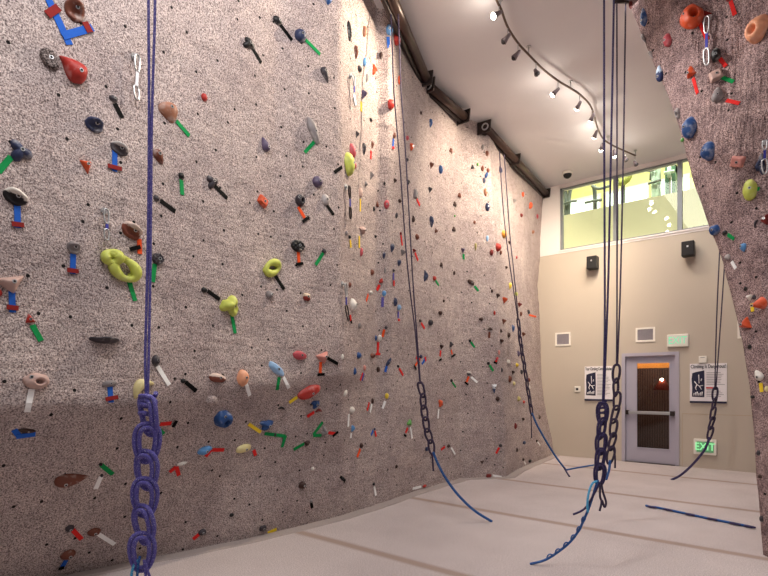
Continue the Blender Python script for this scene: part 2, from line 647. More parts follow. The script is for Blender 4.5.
# back wall with window and door openings
WX0, WZ0 = bw(560, 251.2)
WX1, WZ1 = bw(800, 170)[0], 5.86
_, ZB = bw(539, 257)
ZB = 4.43
WZ0 = 4.50
DX0, DX1 = bw(622, 400)[0], bw(679.3, 400)[0]
DZ = 2.19
bm = bmesh.new()
YT = YB + 0.22
box(bm, -7, DX0, YB, YT, 0, ZB)
box(bm, DX1, 6, YB, YT, 0, ZB)
box(bm, DX0, DX1, YB, YT, DZ, ZB)
structure(link_mesh('wall_back', bm, M_BEIGE), 'beige painted end wall with the grey door', 'wall')
bm = bmesh.new()
box(bm, -7, WX0, YB - 0.012, YT, ZB, ZC)
box(bm, WX1, 6, YB - 0.012, YT, ZB, ZC)
box(bm, WX0, WX1, YB - 0.012, YT, ZB, WZ0)
box(bm, WX0, WX1, YB - 0.012, YT, WZ1, ZC)
structure(link_mesh('trim_2', bm, M_WHITE), 'white painted band of wall framing the upper window', 'wall')
# window
win = empty('window_1', ((WX0 + WX1) / 2, YB, WZ0))
structure(win, 'long upper interior window with grey mullions looking into a lit gym', 'window')
def rel(o, root):
    o.parent = root
    o.matrix_parent_inverse = Matrix.Translation(root.location).inverted()
    return o
M_MULL = plain('grey_aluminium', (128, 132, 136), 0.45, 0.3, 0.03)
bm = bmesh.new()
mxs = [bw(615, 200)[0], bw(679.5, 200)[0], bw(748, 200)[0]]
fw = 0.05
box(bm, WX0, WX1, YB + 0.02, YB + 0.10, WZ0, WZ0 + 0.03)
box(bm, WX0, WX1, YB + 0.02, YB + 0.10, WZ1 - 0.03, WZ1)
box(bm, WX0, WX0 + fw, YB + 0.02, YB + 0.10, WZ0, WZ1)
box(bm, WX1 - fw, WX1, YB + 0.02, YB + 0.10, WZ0, WZ1)
rel(link_mesh('window_frame', bm, M_MULL), win)
for x in mxs:
    rel(box_obj('mullion', (x - 0.04, x + 0.04, YB + 0.015, YB + 0.11, WZ0, WZ1), M_MULL), win)
xs = [WX0] + mxs + [WX1]
for a, b in zip(xs, xs[1:]):
    rel(box_obj('pane', (a + 0.04, b - 0.04, YB + 0.055, YB + 0.063, WZ0 + 0.03, WZ1 - 0.03), M_GLASS), win)
rel(box_obj('window_sill', (WX0 - 0.02, WX1 + 0.02, YB - 0.03, YB + 0.02, WZ0 - 0.03, WZ0), M_WHITE), win)

# the lit gym beyond the window
UF = 4.42
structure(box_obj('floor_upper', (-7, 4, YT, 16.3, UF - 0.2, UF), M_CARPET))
structure(box_obj('ceiling_upper', (-7, 4, YT, 16.3, 8.3, 8.5), M_WHITE))
structure(box_obj('wall_gym_back', (-7, 4, 16.0, 16.3, UF, 8.3), M_YELLOW))
structure(box_obj('wall_gym_left', (-7, -6.8, YT, 16.0, UF, 8.3), M_CREAM))
structure(box_obj('wall_gym_right', (3.8, 4, YT, 16.0, UF, 8.3), M_CREAM))
structure(box_obj('wall_gym_parapet', (-6.8, 3.8, 12.0, 12.12, UF, 5.53), M_CREAM))
area_light('gym_ceiling_light', (-2.5, 13.6, 8.2), (-2.5, 13.6, 0), 6.0, 260, (1, 0.98, 0.9), 3.0)
area_light('gym_corridor_light', (-2.5, 11.75, 8.2), (-2.5, 11.8, 0), 6.0, 320, (1, 0.97, 0.88), 0.5)
M_SKYPANE = emit('bright_gym_window', (240, 252, 246), 1.6)

# ------------------------------------------------------------------ door
door = empty('door_1', ((DX0 + DX1) / 2, YB, 0))
structure(door, 'lavender grey metal door with tall glass panel and push bar', 'door')
bm = bmesh.new()
jt = 0.065
yf0, yf1 = YB - 0.03, YB + 0.20
box(bm, DX0, DX0 + jt, yf0, yf1, 0, DZ)
box(bm, DX1 - jt, DX1, yf0, yf1, 0, DZ)
box(bm, DX0 + jt, DX1 - jt, yf0, yf1, DZ - jt, DZ)
rel(link_mesh('door_frame', bm, M_DOORG), door)
lx0, lx1 = DX0 + jt + 0.004, DX1 - jt - 0.004
ly0, ly1 = YB + 0.055, YB + 0.10
gx0, gz1 = bw(636, 362.5, ly0)
gx1, gz0 = bw(670.5, 450.5, ly0)
gz1 = EYE + (384 - 362.5) / FPX * fdepth((gx0, ly0, 0))
bm = bmesh.new()
box(bm, lx0, gx0, ly0, ly1, 0.01, DZ - jt - 0.005)
box(bm, gx1, lx1, ly0, ly1, 0.01, DZ - jt - 0.005)
box(bm, gx0, gx1, ly0, ly1, 0.01, gz0)
box(bm, gx0, gx1, ly0, ly1, gz1, DZ - jt - 0.005)
leaf = rel(link_mesh('door_leaf', bm, M_DOORG), door)
bm = bmesh.new()
for d in ((gx0, gx0 + 0.02, gz0, gz1), (gx1 - 0.02, gx1, gz0, gz1), (gx0 + 0.02, gx1 - 0.02, gz0, gz0 + 0.02), (gx0 + 0.02, gx1 - 0.02, gz1 - 0.02, gz1)):
    box(bm, d[0], d[1], ly0 - 0.012, ly0 + 0.02, d[2], d[3])
rel(link_mesh('glazing_bead', bm, M_DOORG), door)
rel(box_obj('door_glass', (gx0, gx1, ly0 + 0.02, ly0 + 0.028, gz0, gz1), M_DGLASS), door)
pz = 1.0
bm = bmesh.new()
box(bm, lx0 + 0.04, lx1 - 0.04, ly0 - 0.085, ly0 - 0.045, pz - 0.03, pz + 0.03)
bevel(bm, 0.008)
rel(link_mesh('push_bar', bm, M_STEEL), door)
for xa, xb in ((lx0 + 0.005, lx0 + 0.06), (lx1 - 0.085, lx1 - 0.005)):
    rel(box_obj('bar_mount', (xa, xb, ly0 - 0.095, ly0, pz - 0.045, pz + 0.045), M_DKSTEEL, None, 0.006), door)
rel(box_obj('threshold', (DX0, DX1, YB - 0.03, YB + 0.2, 0.0, 0.012), M_DKSTEEL), door)

# room seen through the door glass
M_BROWN = paint('dark_brown_wall_paint', (66, 44, 36))
def ribbed():
    m, nt, b = nt_new('ribbed_brown_panel')
    tc = nt.nodes.new('ShaderNodeTexCoord').outputs['Object']
    w = nt.nodes.new('ShaderNodeTexWave')
    w.inputs['Scale'].default_value = 6
    nt.links.new(tc, w.inputs['Vector'])
    nt.links.new(mixc(nt, w.outputs['Fac'], lin((58, 36, 30)), lin((104, 74, 62))), b.inputs['Base Color'])
    b.inputs['Roughness'].default_value = 0.7
    return m
structure(box_obj('wall_lobby_back', (-4.2, -0.6, 13.4, 13.5, 0, 2.6), ribbed()))
structure(box_obj('wall_lobby_left', (-4.3, -4.2, YT, 13.5, 0, 2.6), M_BROWN))
structure(box_obj('wall_lobby_right', (-0.6, -0.5, YT, 13.5, 0, 2.6), M_BROWN))
structure(box_obj('ceiling_lobby', (-4.3, -0.5, YT, 13.5, 2.6, 2.7), M_BROWN))
structure(box_obj('floor_lobby', (-4.3, -0.5, YT, 13.5, -0.1, 0.0), M_BROWN))
structure(box_obj('trim_3', (-4.2, -0.6, 11.9, 12.0, 1.905, 2.6), plain('orange_wood', (226, 158, 84), 0.5, 0, 0.1, 6)), 'orange lit wooden header inside the lobby behind the door', 'header')
area_light('lobby_light', (-2.4, 11.62, 2.58), (-2.4, 11.9, 2.1), 1.4, 26, (1, 0.8, 0.5), 0.2)
area_light('lobby_ceiling_light', (-2.4, 12.6, 2.58), (-2.4, 12.7, 0), 1.2, 20, (1, 0.85, 0.72))

# wall panel seams on the end wall
bm = bmesh.new()
x0, z0 = bw(682, 412)
x1 = bw(790, 412)[0]
box(bm, x0, x1, YB - 0.004, YB, 1.0, 1.012)
box(bm, x0, x0 + 0.010, YB - 0.004, YB, 0, 1.0)
structure(link_mesh('trim_4', bm, plain('beige_seam', (184, 166, 144), 0.8, 0, 0.03)))

# ------------------------------------------------------------------ things on the end wall
def wall_box(px0, py0, px1, py1):
    xa, _ = bw(px0, (py0 + py1) / 2)
    xb, _ = bw(px1, (py0 + py1) / 2)
    _, zt = bw((px0 + px1) / 2, py0)
    _, zb = bw((px0 + px1) / 2, py1)
    return xa, xb, zb, zt

def text_mesh(name, body, size, mat, parent, loc, align='CENTER', sx=1.0, ext=0.002, weight=0.0):
    cu = bpy.data.curves.new(name, 'FONT')
    cu.body = body
    cu.size = size
    cu.align_x = align
    cu.align_y = 'CENTER'
    cu.extrude = ext
    cu.offset = weight
    ob = bpy.data.objects.new(name + '_curve', cu)
    COL.objects.link(ob)
    dg = bpy.context.evaluated_depsgraph_get()
    me = bpy.data.meshes.new_from_object(ob.evaluated_get(dg))
    bpy.data.objects.remove(ob)
    me.name = name
    me.materials.clear()
    me.materials.append(mat)
    o = bpy.data.objects.new(name, me)
    COL.objects.link(o)
    o.location = loc
    o.rotation_euler = (math.pi / 2, 0, 0)
    o.scale = (sx, 1, 1)
    rel(o, parent)
    return o

# loudspeakers
for (a, b, c, d), lab in (((590, 258, 600, 270.5), 'small black wall speaker beside the hanging ropes, the smaller of the two'),
                          ((683.5, 243.5, 696, 258), 'black wall speaker under the window near the overhanging wall, the bigger one')):
    x0, x1, zb, zt = wall_box(a, b, c, d)
    r = empty('wall_speaker', ((x0 + x1) / 2, YB, (zb + zt) / 2))
    tag(r, lab, 'speaker', 'loudspeakers on the end wall')
    bm = bmesh.new()
    v = box(bm, x0, x1, YB - 0.24, YB - 0.06, zb, zt)
    bevel(bm, 0.012)
    rel(link_mesh('cabinet', bm, M_BLACK), r)
    bm = bmesh.new()
    box(bm, x0 + 0.015, x1 - 0.015, YB - 0.247, YB - 0.238, zb + 0.015, zt - 0.015)
    rel(link_mesh('grille', bm, plain('speaker_grille', (34, 32, 34), 0.8)), r)
    xc, zc = (x0 + x1) / 2, (zb + zt) / 2
    rel(box_obj('badge', (xc - 0.014, xc + 0.014, YB - 0.252, YB - 0.246, zc + 0.02, zc + 0.05), M_STEEL), r)
    rel(box_obj('bracket', (xc - 0.04, xc + 0.04, YB - 0.07, YB, zc - 0.05, zc + 0.05), M_DKSTEEL), r)

# air vents
for (a, b, c, d), lab in (((555.5, 332.5, 570.8, 346), 'small square air vent in the end wall, beside the climbing wall'),
                          ((635.8, 327.5, 655.2, 341.8), 'wide air vent in the end wall right above the door'),
                          ((737.5, 320.5, 762, 338), 'air vent in the end wall half hidden by the overhanging wall')):
    x0, x1, zb, zt = wall_box(a, b, c, d)
    r = empty('air_vent', ((x0 + x1) / 2, YB, (zb + zt) / 2))
    tag(r, lab, 'vent', 'air vents in the end wall')
    bm = bmesh.new()
    t = 0.035
    box(bm, x0, x0 + t, YB - 0.02, YB, zb, zt)
    box(bm, x1 - t, x1, YB - 0.02, YB, zb, zt)
    box(bm, x0 + t, x1 - t, YB - 0.02, YB, zb, zb + t)
    box(bm, x0 + t, x1 - t, YB - 0.02, YB, zt - t, zt)
    rel(link_mesh('vent_frame', bm, M_OFFWHITE), r)
    bm = bmesh.new()
    box(bm, x0 + t, x1 - t, YB - 0.004, YB, zb + t, zt - t)
    n = int((x1 - x0 - 2 * t) / 0.03)
    for i in range(n):
        xx = x0 + t + (i + 0.5) * (x1 - x0 - 2 * t) / n
        box(bm, xx - 0.006, xx + 0.006, YB - 0.016, YB - 0.004, zb + t, zt - t)
    k = int((zt - zb - 2 * t) / 0.05)
    for i in range(k):
        zz = zb + t + (i + 0.5) * (zt - zb - 2 * t) / k
        box(bm, x0 + t, x1 - t, YB - 0.013, YB - 0.004, zz - 0.004, zz + 0.004)
    rel(link_mesh('louvre', bm, M_LOUVRE), r)

# exit signs
for (a, b, c, d), lab, lit in (((667.5, 334.5, 688.8, 347), 'white EXIT sign with pale green letters above the door corner', False),
                               ((694, 439, 717, 454.5), 'glowing green EXIT sign low on the end wall by the floor', True)):
    x0, x1, zb, zt = wall_box(a, b, c, d)
    r = empty('exit_sign', ((x0 + x1) / 2, YB, (zb + zt) / 2))
    tag(r, lab, 'exit sign')
    bm = bmesh.new()
    box(bm, x0, x1, YB - 0.06, YB, zb, zt)
    bevel(bm, 0.012)
    rel(link_mesh('housing', bm, M_OFFWHITE), r)
    if lit:
        rel(box_obj('sign_panel', (x0 + 0.05, x1 - 0.045, YB - 0.066, YB - 0.058, zb + 0.045, zt - 0.045), M_SIGNPANEL2), r)
        text_mesh('lettering', 'EXIT', (zt - zb) * 0.66, M_LITGREEN, r, ((x0 + x1) / 2, YB - 0.07, (zb + zt) / 2), sx=0.82, weight=0.0)
    else:
        rel(box_obj('sign_panel', (x0 + 0.02, x1 - 0.02, YB - 0.064, YB - 0.058, zb + 0.02, zt - 0.02), M_SIGNPANEL), r)
        text_mesh('lettering', 'EXIT', (zt - zb) * 0.82, M_SIGNGREEN, r, ((x0 + x1) / 2, YB - 0.066, (zb + zt) / 2), sx=0.78, weight=0.0)

# thermostat and call box
x0, x1, zb, zt = wall_box(574.8, 386.2, 580.6, 392)
r = empty('thermostat', ((x0 + x1) / 2, YB, (zb + zt) / 2))
tag(r, 'tiny white thermostat with a dark dial beside the policy notice', 'thermostat')
rel(box_obj('casing', (x0, x1, YB - 0.03, YB, zb, zt), M_OFFWHITE, None, 0.008), r)
bm = bmesh.new()
cyl(bm, ((x0 + x1) / 2, YB - 0.028, (zb + zt) / 2), ((x0 + x1) / 2, YB - 0.042, (zb + zt) / 2), 0.026)
rel(link_mesh('dial', bm, M_INK), r)
x0, x1, zb, zt = wall_box(699, 356, 707, 363)
r = empty('door_chime', ((x0 + x1) / 2, YB, (zb + zt) / 2))
tag(r, 'small white box on the wall just above the danger poster', 'wall box')
rel(box_obj('casing', (x0, x1, YB - 0.05, YB, zb, zt), M_OFFWHITE, None, 0.008), r)
rel(box_obj('slot', (x0 + 0.03, x1 - 0.03, YB - 0.053, YB - 0.049, zt - 0.035, zt - 0.022), M_GREYINK), r)

def poster(px, lab, title, red):
    x0, x1, zb, zt = wall_box(*px)
    w, h = x1 - x0, zt - zb
    r = empty('poster', ((x0 + x1) / 2, YB, zb))
    tag(r, lab, 'poster')
    rel(box_obj('sheet', (x0, x1, YB - 0.025, YB, zb, zt), M_PAPER), r)
    y0, y1 = YB - 0.029, YB - 0.024
    rel(box_obj('bottom_band', (x0, x1, y0 - 0.004, y1, zb, zb + 0.05 * h), M_NAVYINK), r)
    t = text_mesh('title', title, h * 0.13, M_INK, r, ((x0 + x1) / 2, y0, zt - 0.075 * h), weight=0.001)
    wd = t.dimensions.x if t.dimensions.x > 0 else 1
    t.scale = (0.94 * w / wd, 1, 1)
    bm = bmesh.new()
    pts = [(0.06, 0.16), (0.40, 0.15), (0.41, 0.5), (0.40, 0.83), (0.30, 0.81), (0.18, 0.79), (0.07, 0.76), (0.05, 0.6), (0.07, 0.4)]
    a = [bm.verts.new((x0 + u * w, y0, zb + v * h)) for u, v in pts]
    b = [bm.verts.new((x0 + u * w, y1, zb + v * h)) for u, v in pts]
    bm.faces.new(a)
    for i in range(len(a)):
        j = (i + 1) % len(a)
        bm.faces.new((a[i], b[i], b[j], a[j]))
    pic = rel(link_mesh('picture', bm, M_NAVYINK), r)
    bm = bmesh.new()
    yy = y0 - 0.002
    for ln in (((0.13, 0.55), (0.20, 0.47), (0.27, 0.43), (0.37, 0.45)), ((0.20, 0.47), (0.16, 0.38), (0.19, 0.33)), ((0.27, 0.43), (0.33, 0.34)), ((0.25, 0.72), (0.26, 0.5)), ((0.31, 0.56), (0.33, 0.62))):
        tube(bm, [(x0 + u * w, yy, zb + v * h) for u, v in ln], 0.008, 5)
    for k in range(6):
        u = 0.11 + 0.045 * k
        tube(bm, [(x0 + u * w, yy, zb + 0.19 * h), (x0 + (u + 0.01) * w, yy, zb + (0.25 + 0.02 * (k % 3)) * h)], 0.010, 5)
    rel(link_mesh('climber_drawing', bm, M_PAPER), r)
    bm = bmesh.new()
    random.seed(5 + int(px[0]))
    v = 0.76
    while v > 0.13:
        gap = abs(v - 0.40) < 0.06 and red
        if not gap:
            box(bm, x0 + 0.46 * w, x0 + (0.78 + 0.18 * random.random()) * w, y0, y1, zb + v * h, zb + (v + 0.014) * h)
        v -= 0.042
    rel(link_mesh('text_lines', bm, M_GREYINK), r)
    if red:
        rel(box_obj('red_heading', (x0 + 0.45 * w, x0 + 0.64 * w, y0, y1, zb + 0.37 * h, zb + 0.405 * h), M_REDINK), r)
poster((585, 366.3, 612.8, 400.8), 'white climbing policy notice with dark picture between door and thermostat', 'Your Climbing Center Policies', False)
poster((690, 363.5, 727, 403.2), 'white poster headed Climbing Is Dangerous on the wall beyond the door', 'Climbing Is Dangerous!', True)

# ceiling dome camera
c = at_z(567.5, 172, ZC)
c = Vector((c.x, min(c.y, YB - 0.4), ZC))
r = empty('dome_camera', c)
tag(r, 'white ceiling dome camera with a dark lens near the window', 'camera')
bm = bmesh.new()
cyl(bm, c, c - Vector((0, 0, 0.05)), 0.11, 0.10, 20)
rel(link_mesh('base', bm, M_OFFWHITE, None, True), r)
bm = bmesh.new()
bmesh.ops.create_uvsphere(bm, u_segments=16, v_segments=10, radius=0.085)
bmesh.ops.translate(bm, verts=bm.verts[:], vec=c - Vector((0, 0, 0.05)))
rel(link_mesh('dome', bm, M_BLACK, None, True), r)

# ------------------------------------------------------------------ belay bars along the top of the climbing wall
def belay_bar(p0, p1, lab, side):
    p0, p1 = Vector(p0), Vector(p1)
    d = (p1 - p0).normalized()
    n = Vector((d.y, -d.x, 0)).normalized()
    r = empty('belay_bar', p0)
    tag(r, lab, 'belay bar', 'dark steel belay bars along the wall top')
    up = Vector((0, 0, 1))
    bm = bmesh.new()
    cyl(bm, p0, p1, 0.062, None, 18)
    rel(link_mesh('pipe', bm, M_PIPE, None, True), r)
    bm = bmesh.new()
    a, b = p0 - n * 0.075 - up * 0.045, p1 - n * 0.075 - up * 0.045
    cyl(bm, a, b, 0.030, None, 10)
    rel(link_mesh('lower_rail', bm, M_DKSTEEL, None, True), r)
    for p in ((p0, p1) if (p1 - p0).length < 3 else (p0, p0.lerp(p1, 0.42), p1)):
        bm = bmesh.new()
        for s, t in ((-0.012, 0.012),):
            q = []
            for e in (s, t):
                c = p + d * e
                q.append([bm.verts.new(c + n * x + up * z) for x, z in ((-0.14, -0.10), (0.08, -0.09), (0.10, 0.10), (-0.14, 0.10))])
            bm.faces.new(q[0])
            bm.faces.new(list(reversed(q[1])))
            for i in range(4):
                j = (i + 1) % 4
                bm.faces.new((q[0][i], q[1][i], q[1][j], q[0][j]))
        pl = rel(link_mesh('end_plate', bm, M_DKSTEEL), r)
        bm = bmesh.new()
        tube(bm, [p + d * (0.02 if p is p1 else -0.02) + n * 0.05 * math.cos(2 * math.pi * k / 14) + up * 0.05 * math.sin(2 * math.pi * k / 14) for k in range(14)], 0.012, 6, True)
        fl = rel(link_mesh('flange_ring', bm, M_STEEL, None, True), r)
zt = ZC - 0.135
belay_bar((-3.33, 4.0, zt), (-4.03, 5.88, zt), 'dark belay bar over the wall top, sloping steepest, first from the camera', 0)
belay_bar((-4.10, 6.05, zt), (-4.13, 7.10, zt), 'short dark belay bar, middle one of three along the wall top', 0)
belay_bar((-4.03, 7.60, zt), (-4.39, YB - 0.06, zt), 'long dark belay bar reaching the white wall by the window', 0)

# ------------------------------------------------------------------ track lighting
ZTR = ZC - 0.10
TPX = [(497, 1), (501, 9), (507.7, 27), (518, 43), (530, 56), (544, 70), (558.5, 81), (570, 88), (580.6, 95), (590, 105), (594, 115), (597.5, 127.6), (603, 138.5), (612, 145), (626, 151.5), (635.5, 155.6)]
tp = []
for q in TPX:
    v = at_z(q[0], q[1], ZTR)
    tp.append(v)
tp = [tp[0] + (tp[0] - tp[2]) * 1.2] + tp
track = empty('lighting_track', tp[0])
tag(track, 'thin curving brown monorail track hung under the grey ceiling', 'lighting track')
bm = bmesh.new()
tube(bm, smooth_path(tp, 5), 0.014, 8)
rel(link_mesh('rail', bm, plain('bronze_rail', (104, 84, 74), 0.4, 0.5)), track)
for q in ((500.5, 8), (528.5, 54), (570.5, 88), (608, 142), (635.5, 155.6)):
    v = at_z(q[0], q[1], ZTR)
    bm = bmesh.new()
    cyl(bm, v, Vector((v.x, v.y, ZC - 0.008)), 0.008, None, 8)
    cyl(bm, Vector((v.x, v.y, ZC - 0.012)), Vector((v.x, v.y, ZC)), 0.03, None, 12)
    rel(link_mesh('standoff', bm, M_STEEL), track)

LAMPS = [  # track x,y ; head x,y ; lit ; aim ; label
    (499, 5, 497.5, 4.5, 1, (-3.65, 4.1, 4.7), 'blazing spot lamp at the near end of the curved track'),
    (507.7, 27, 506.7, 38, 0, None, 'small unlit violet tinted spot lamp, first after the blazing end lamp'),
    (518, 43, 516.8, 54.5, 0, None, 'unlit dark spot lamp hanging before the bend of the track'),
    (536, 62, 536.0, 71.8, 0, None, 'unlit ring shaped spot lamp midway along the track'),
    (558, 81, 556.0, 91.4, 1, (-4.2, 7.0, 4.6), 'lit spot lamp with a small glow, midway along the track'),
    (579.6, 94, 578.8, 105, 1, (-4.0, 8.8, 4.6), 'lit spot lamp just before the track bends down'),
    (592, 109, 592.3, 117, 1, (-4.0, 9.6, 4.0), 'brightest lit spot lamp on the bend of the track'),
    (597.5, 127.6, 595.5, 134, 1, (-4.1, 10.4, 4.2), 'small lit spot lamp just past the bend beside the ropes'),
    (603, 138.5, 602.0, 146.5, 1, (-4.0, 10.9, 3.0), 'lit spot lamp half behind the hanging ropes'),
    (614, 146, 614.3, 153, 1, (-2.5, 11.1, 2.5), 'bright lit spot lamp glowing between two rope strands'),
    (625.5, 151.5, 625.3, 158.5, 0, None, 'little unlit spot lamp behind the outermost rope strand'),
    (635, 155.4, 635.2, 163, 0, None, 'unlit spot lamp at the far tip of the track'),
]
for tx, ty, hx, hy, lit, aim, lab in LAMPS:
    top = at_z(tx, ty, ZTR)
    F = fdepth(top)
    h = P(hx, hy, F)
    h.z = min(h.z, ZTR - 0.10)
    r = empty('spot_lamp', top)
    tag(r, lab, 'spot lamp', 'spot lamps on the ceiling track')
    ax = ((Vector(aim) if aim else h + Vector((0.3 if hx > 520 else -0.5, -0.25, -0.6))) - h).normalized()
    bm = bmesh.new()
    tube(bm, [top - Vector((0, 0, 0.0145)), Vector((top.x, top.y, h.z + 0.05)), h - ax * 0.02], 0.006, 6)
    rel(link_mesh('stem', bm, M_STEEL), r)
    bm = bmesh.new()
    tube(bm, [h - ax * 0.06, h - ax * 0.045, h + ax * 0.0, h + ax * 0.055], [0.014, 0.022, 0.026, 0.04], 14)
    rel(link_mesh('lamp_head', bm, plain('lamp_housing', (120, 108, 112), 0.4, 0.5)), r)
    bm = bmesh.new()
    bmesh.ops.create_uvsphere(bm, u_segments=12, v_segments=8, radius=0.037 if lit else 0.032)
    bmesh.ops.translate(bm, verts=bm.verts[:], vec=h + ax * 0.05)
    rel(link_mesh('bulb', bm, M_BULB if lit else plain('unlit_lens', (70, 64, 66), 0.2), None, True), r)
    if lit:
        d = bpy.data.lights.new('lamp_beam', 'SPOT')
        d.energy = (360 if aim[1] < 5 else 225) if aim[1] < 10.3 else 85
        d.color = (1.0, 0.84, 0.64)
        d.spot_size = math.radians(95)
        d.spot_blend = 0.8
        d.shadow_soft_size = 0.035
        lo = bpy.data.objects.new('lamp_beam', d)
        COL.objects.link(lo)
        lo.location = h + ax * 0.12
        lo.rotation_euler = ax.to_track_quat('-Z', 'Y').to_euler()
        rel(lo, r)
        d = bpy.data.lights.new('lamp_glow', 'POINT')
        d.energy = 3.2
        d.color = (1.0, 0.9, 0.78)
        d.shadow_soft_size = 0.035
        lo = bpy.data.objects.new('lamp_glow', d)
        COL.objects.link(lo)
        lo.location = h + ax * 0.115
        rel(lo, r)

# ------------------------------------------------------------------ inside the lit gym
YG = 13.0
def gp(px, py, y=YG):
    x, z = bw(px, py, y)
    return Vector((x, y, z))
n = 2
for a, b in ((563, 601), (605, 649), (653, 690)):
    xa, _ = bw(a, 200, 15.97)
    xb, _ = bw(b, 200, 15.97)
    w = empty('window_%d' % n, ((xa + xb) / 2, 15.97, 6.3))
    structure(w)
    rel(box_obj('pane', (xa + 0.05, xb - 0.05, 15.96, 15.98, 6.35, 7.2), M_SKYPANE), w)
    bm = bmesh.new()
    box(bm, xa, xb, 15.93, 16.0, 6.27, 6.35)
    box(bm, xa, xb, 15.93, 16.0, 7.2, 7.27)
    box(bm, xa, xa + 0.05, 15.93, 16.0, 6.35, 7.2)
    box(bm, xb - 0.05, xb, 15.93, 16.0, 6.35, 7.2)
    rel(link_mesh('window_frame', bm, M_WHITE), w)
    n += 1
M_GYMDK = plain('gym_grey', (96, 104, 96), 0.5, 0.2)
M_GYMGR = plain('gym_green', (74, 112, 86), 0.5, 0.1)
M_GYMLT = plain('gym_pale', (176, 196, 176), 0.5, 0.1)
M_OLIVE = plain('olive_pad', (150, 156, 70), 0.6)
def machine(lab, px, pieces):
    base = gp(px, 200)
    r = empty('exercise_machine', (base.x, YG, UF))
    tag(r, lab, 'exercise machine', 'exercise machines behind the upper window')
    for nm, mat, rad, pts, dy in pieces:
        for k, q in enumerate(pts):
            bm = bmesh.new()
            path = [gp(*c) + Vector((0, dy, 0)) for c in q]
            tube(bm, smooth_path(path, 4) if len(path) > 2 else path, rad, 8)
            rel(link_mesh(nm, bm, mat, None, True), r)
    bm = bmesh.new()
    box(bm, base.x - 0.16, base.x + 0.16, YG - 0.35, YG + 0.35, UF, UF + 0.08)
    rel(link_mesh('base', bm, M_GYMDK), r)
    return r
def down(px):
    return (px, 252)
machine('dark grey gym machine in the first pane of the upper window', 567, [
    ('upright', M_GYMDK, 0.05, [[(565, 188), (566, 200), (566, 245)], [(571, 187), (569, 200), (568, 245)]], 0),
    ('handle', M_GYMDK, 0.03, [[(562, 191), (567, 187), (573, 190)], [(563, 206), (570, 203), (578, 202)]], -0.1)])
machine('thin grey gym machine with a long arm beside the first mullion', 595, [
    ('upright', M_GYMDK, 0.05, [[(594, 186), (595, 200), (595, 250)]], 0),
    ('arm', M_GYMDK, 0.035, [[(593, 187), (600, 190), (611, 187)], [(586, 204), (595, 202), (603, 201)]], -0.1)])
machine('gym machine with an olive ring wheel behind the ropes', 624, [
    ('upright', M_GYMDK, 0.05, [[(623, 184), (623, 200), (623, 250)]], 0),
    ('ring', M_OLIVE, 0.08, [[(618, 178), (620, 173), (626, 171), (630, 175), (628, 181), (622, 184), (618, 180)]], -0.1)])
machine('pale green twin post gym machine with cross arms in the middle pane', 655, [
    ('upright', M_GYMLT, 0.06, [[(653, 172), (654, 185), (654, 250)], [(658, 166), (658, 180), (658, 250)]], 0),
    ('upper_frame', M_GYMDK, 0.04, [[(651, 180), (652, 170), (655, 166), (658, 170)]], 0),
    ('arm', M_GYMDK, 0.03, [[(645, 172), (652, 172), (657, 170)], [(649, 185), (656, 183), (662, 181)]], -0.1)])
r = machine('dark green slab sided weight tower beside the second mullion', 671, [
    ('crossbar', M_GYMLT, 0.04, [[(666, 176), (671, 175), (676, 174)], [(671, 170), (671, 180)]], -0.2)])
for a, b in ((666, 670), (672.5, 676.5)):
    xa, _ = bw(a, 180, YG)
    xb, _ = bw(b, 180, YG)
    rel(box_obj('side_panel', (xa, xb, YG - 0.12, YG + 0.12, UF + 0.08, bw(671, 166.5, YG)[1]), M_GYMGR), r)
xa, xb = bw(666, 180, YG)[0], bw(676.5, 180, YG)[0]
zt = bw(671, 166.5, YG)[1]
rel(box_obj('top_cap', (xa, xb, YG - 0.13, YG + 0.13, zt - 0.18, zt), M_GYMGR), r)
# pendant lamp and armchair seen through the door glass
c = Vector((bw(662.5, 381, 12.7)[0], 12.7, bw(662.5, 381, 12.7)[1]))
r = empty('pendant_lamp', c)
tag(r, 'small glowing pendant lamp with flared red shade seen through the door glass', 'lamp')
bm = bmesh.new()
cyl(bm, c + Vector((0, 0, 0.05)), Vector((c.x, c.y, 2.6)), 0.006, None, 6)
rel(link_mesh('cord', bm, M_DKSTEEL), r)
bm = bmesh.new()
tube(bm, [c + Vector((0, 0, 0.06)), c + Vector((0, 0, 0.03)), c - Vector((0, 0, 0.2))], [0.03, 0.05, 0.2], 16)
rel(link_mesh('lamp_shade', bm, plain('red_brown_shade', (150, 66, 50), 0.5)), r)
bm = bmesh.new()
bmesh.ops.create_uvsphere(bm, u_segments=10, v_segments=8, radius=0.03)
bmesh.ops.translate(bm, verts=bm.verts[:], vec=c + Vector((0, -0.09, 0.03)))
rel(link_mesh('bulb', bm, M_BULB), r)
# ------------------------------------------------------------------ ropes
def P3(pts):
    return [P(*p) for p in pts]

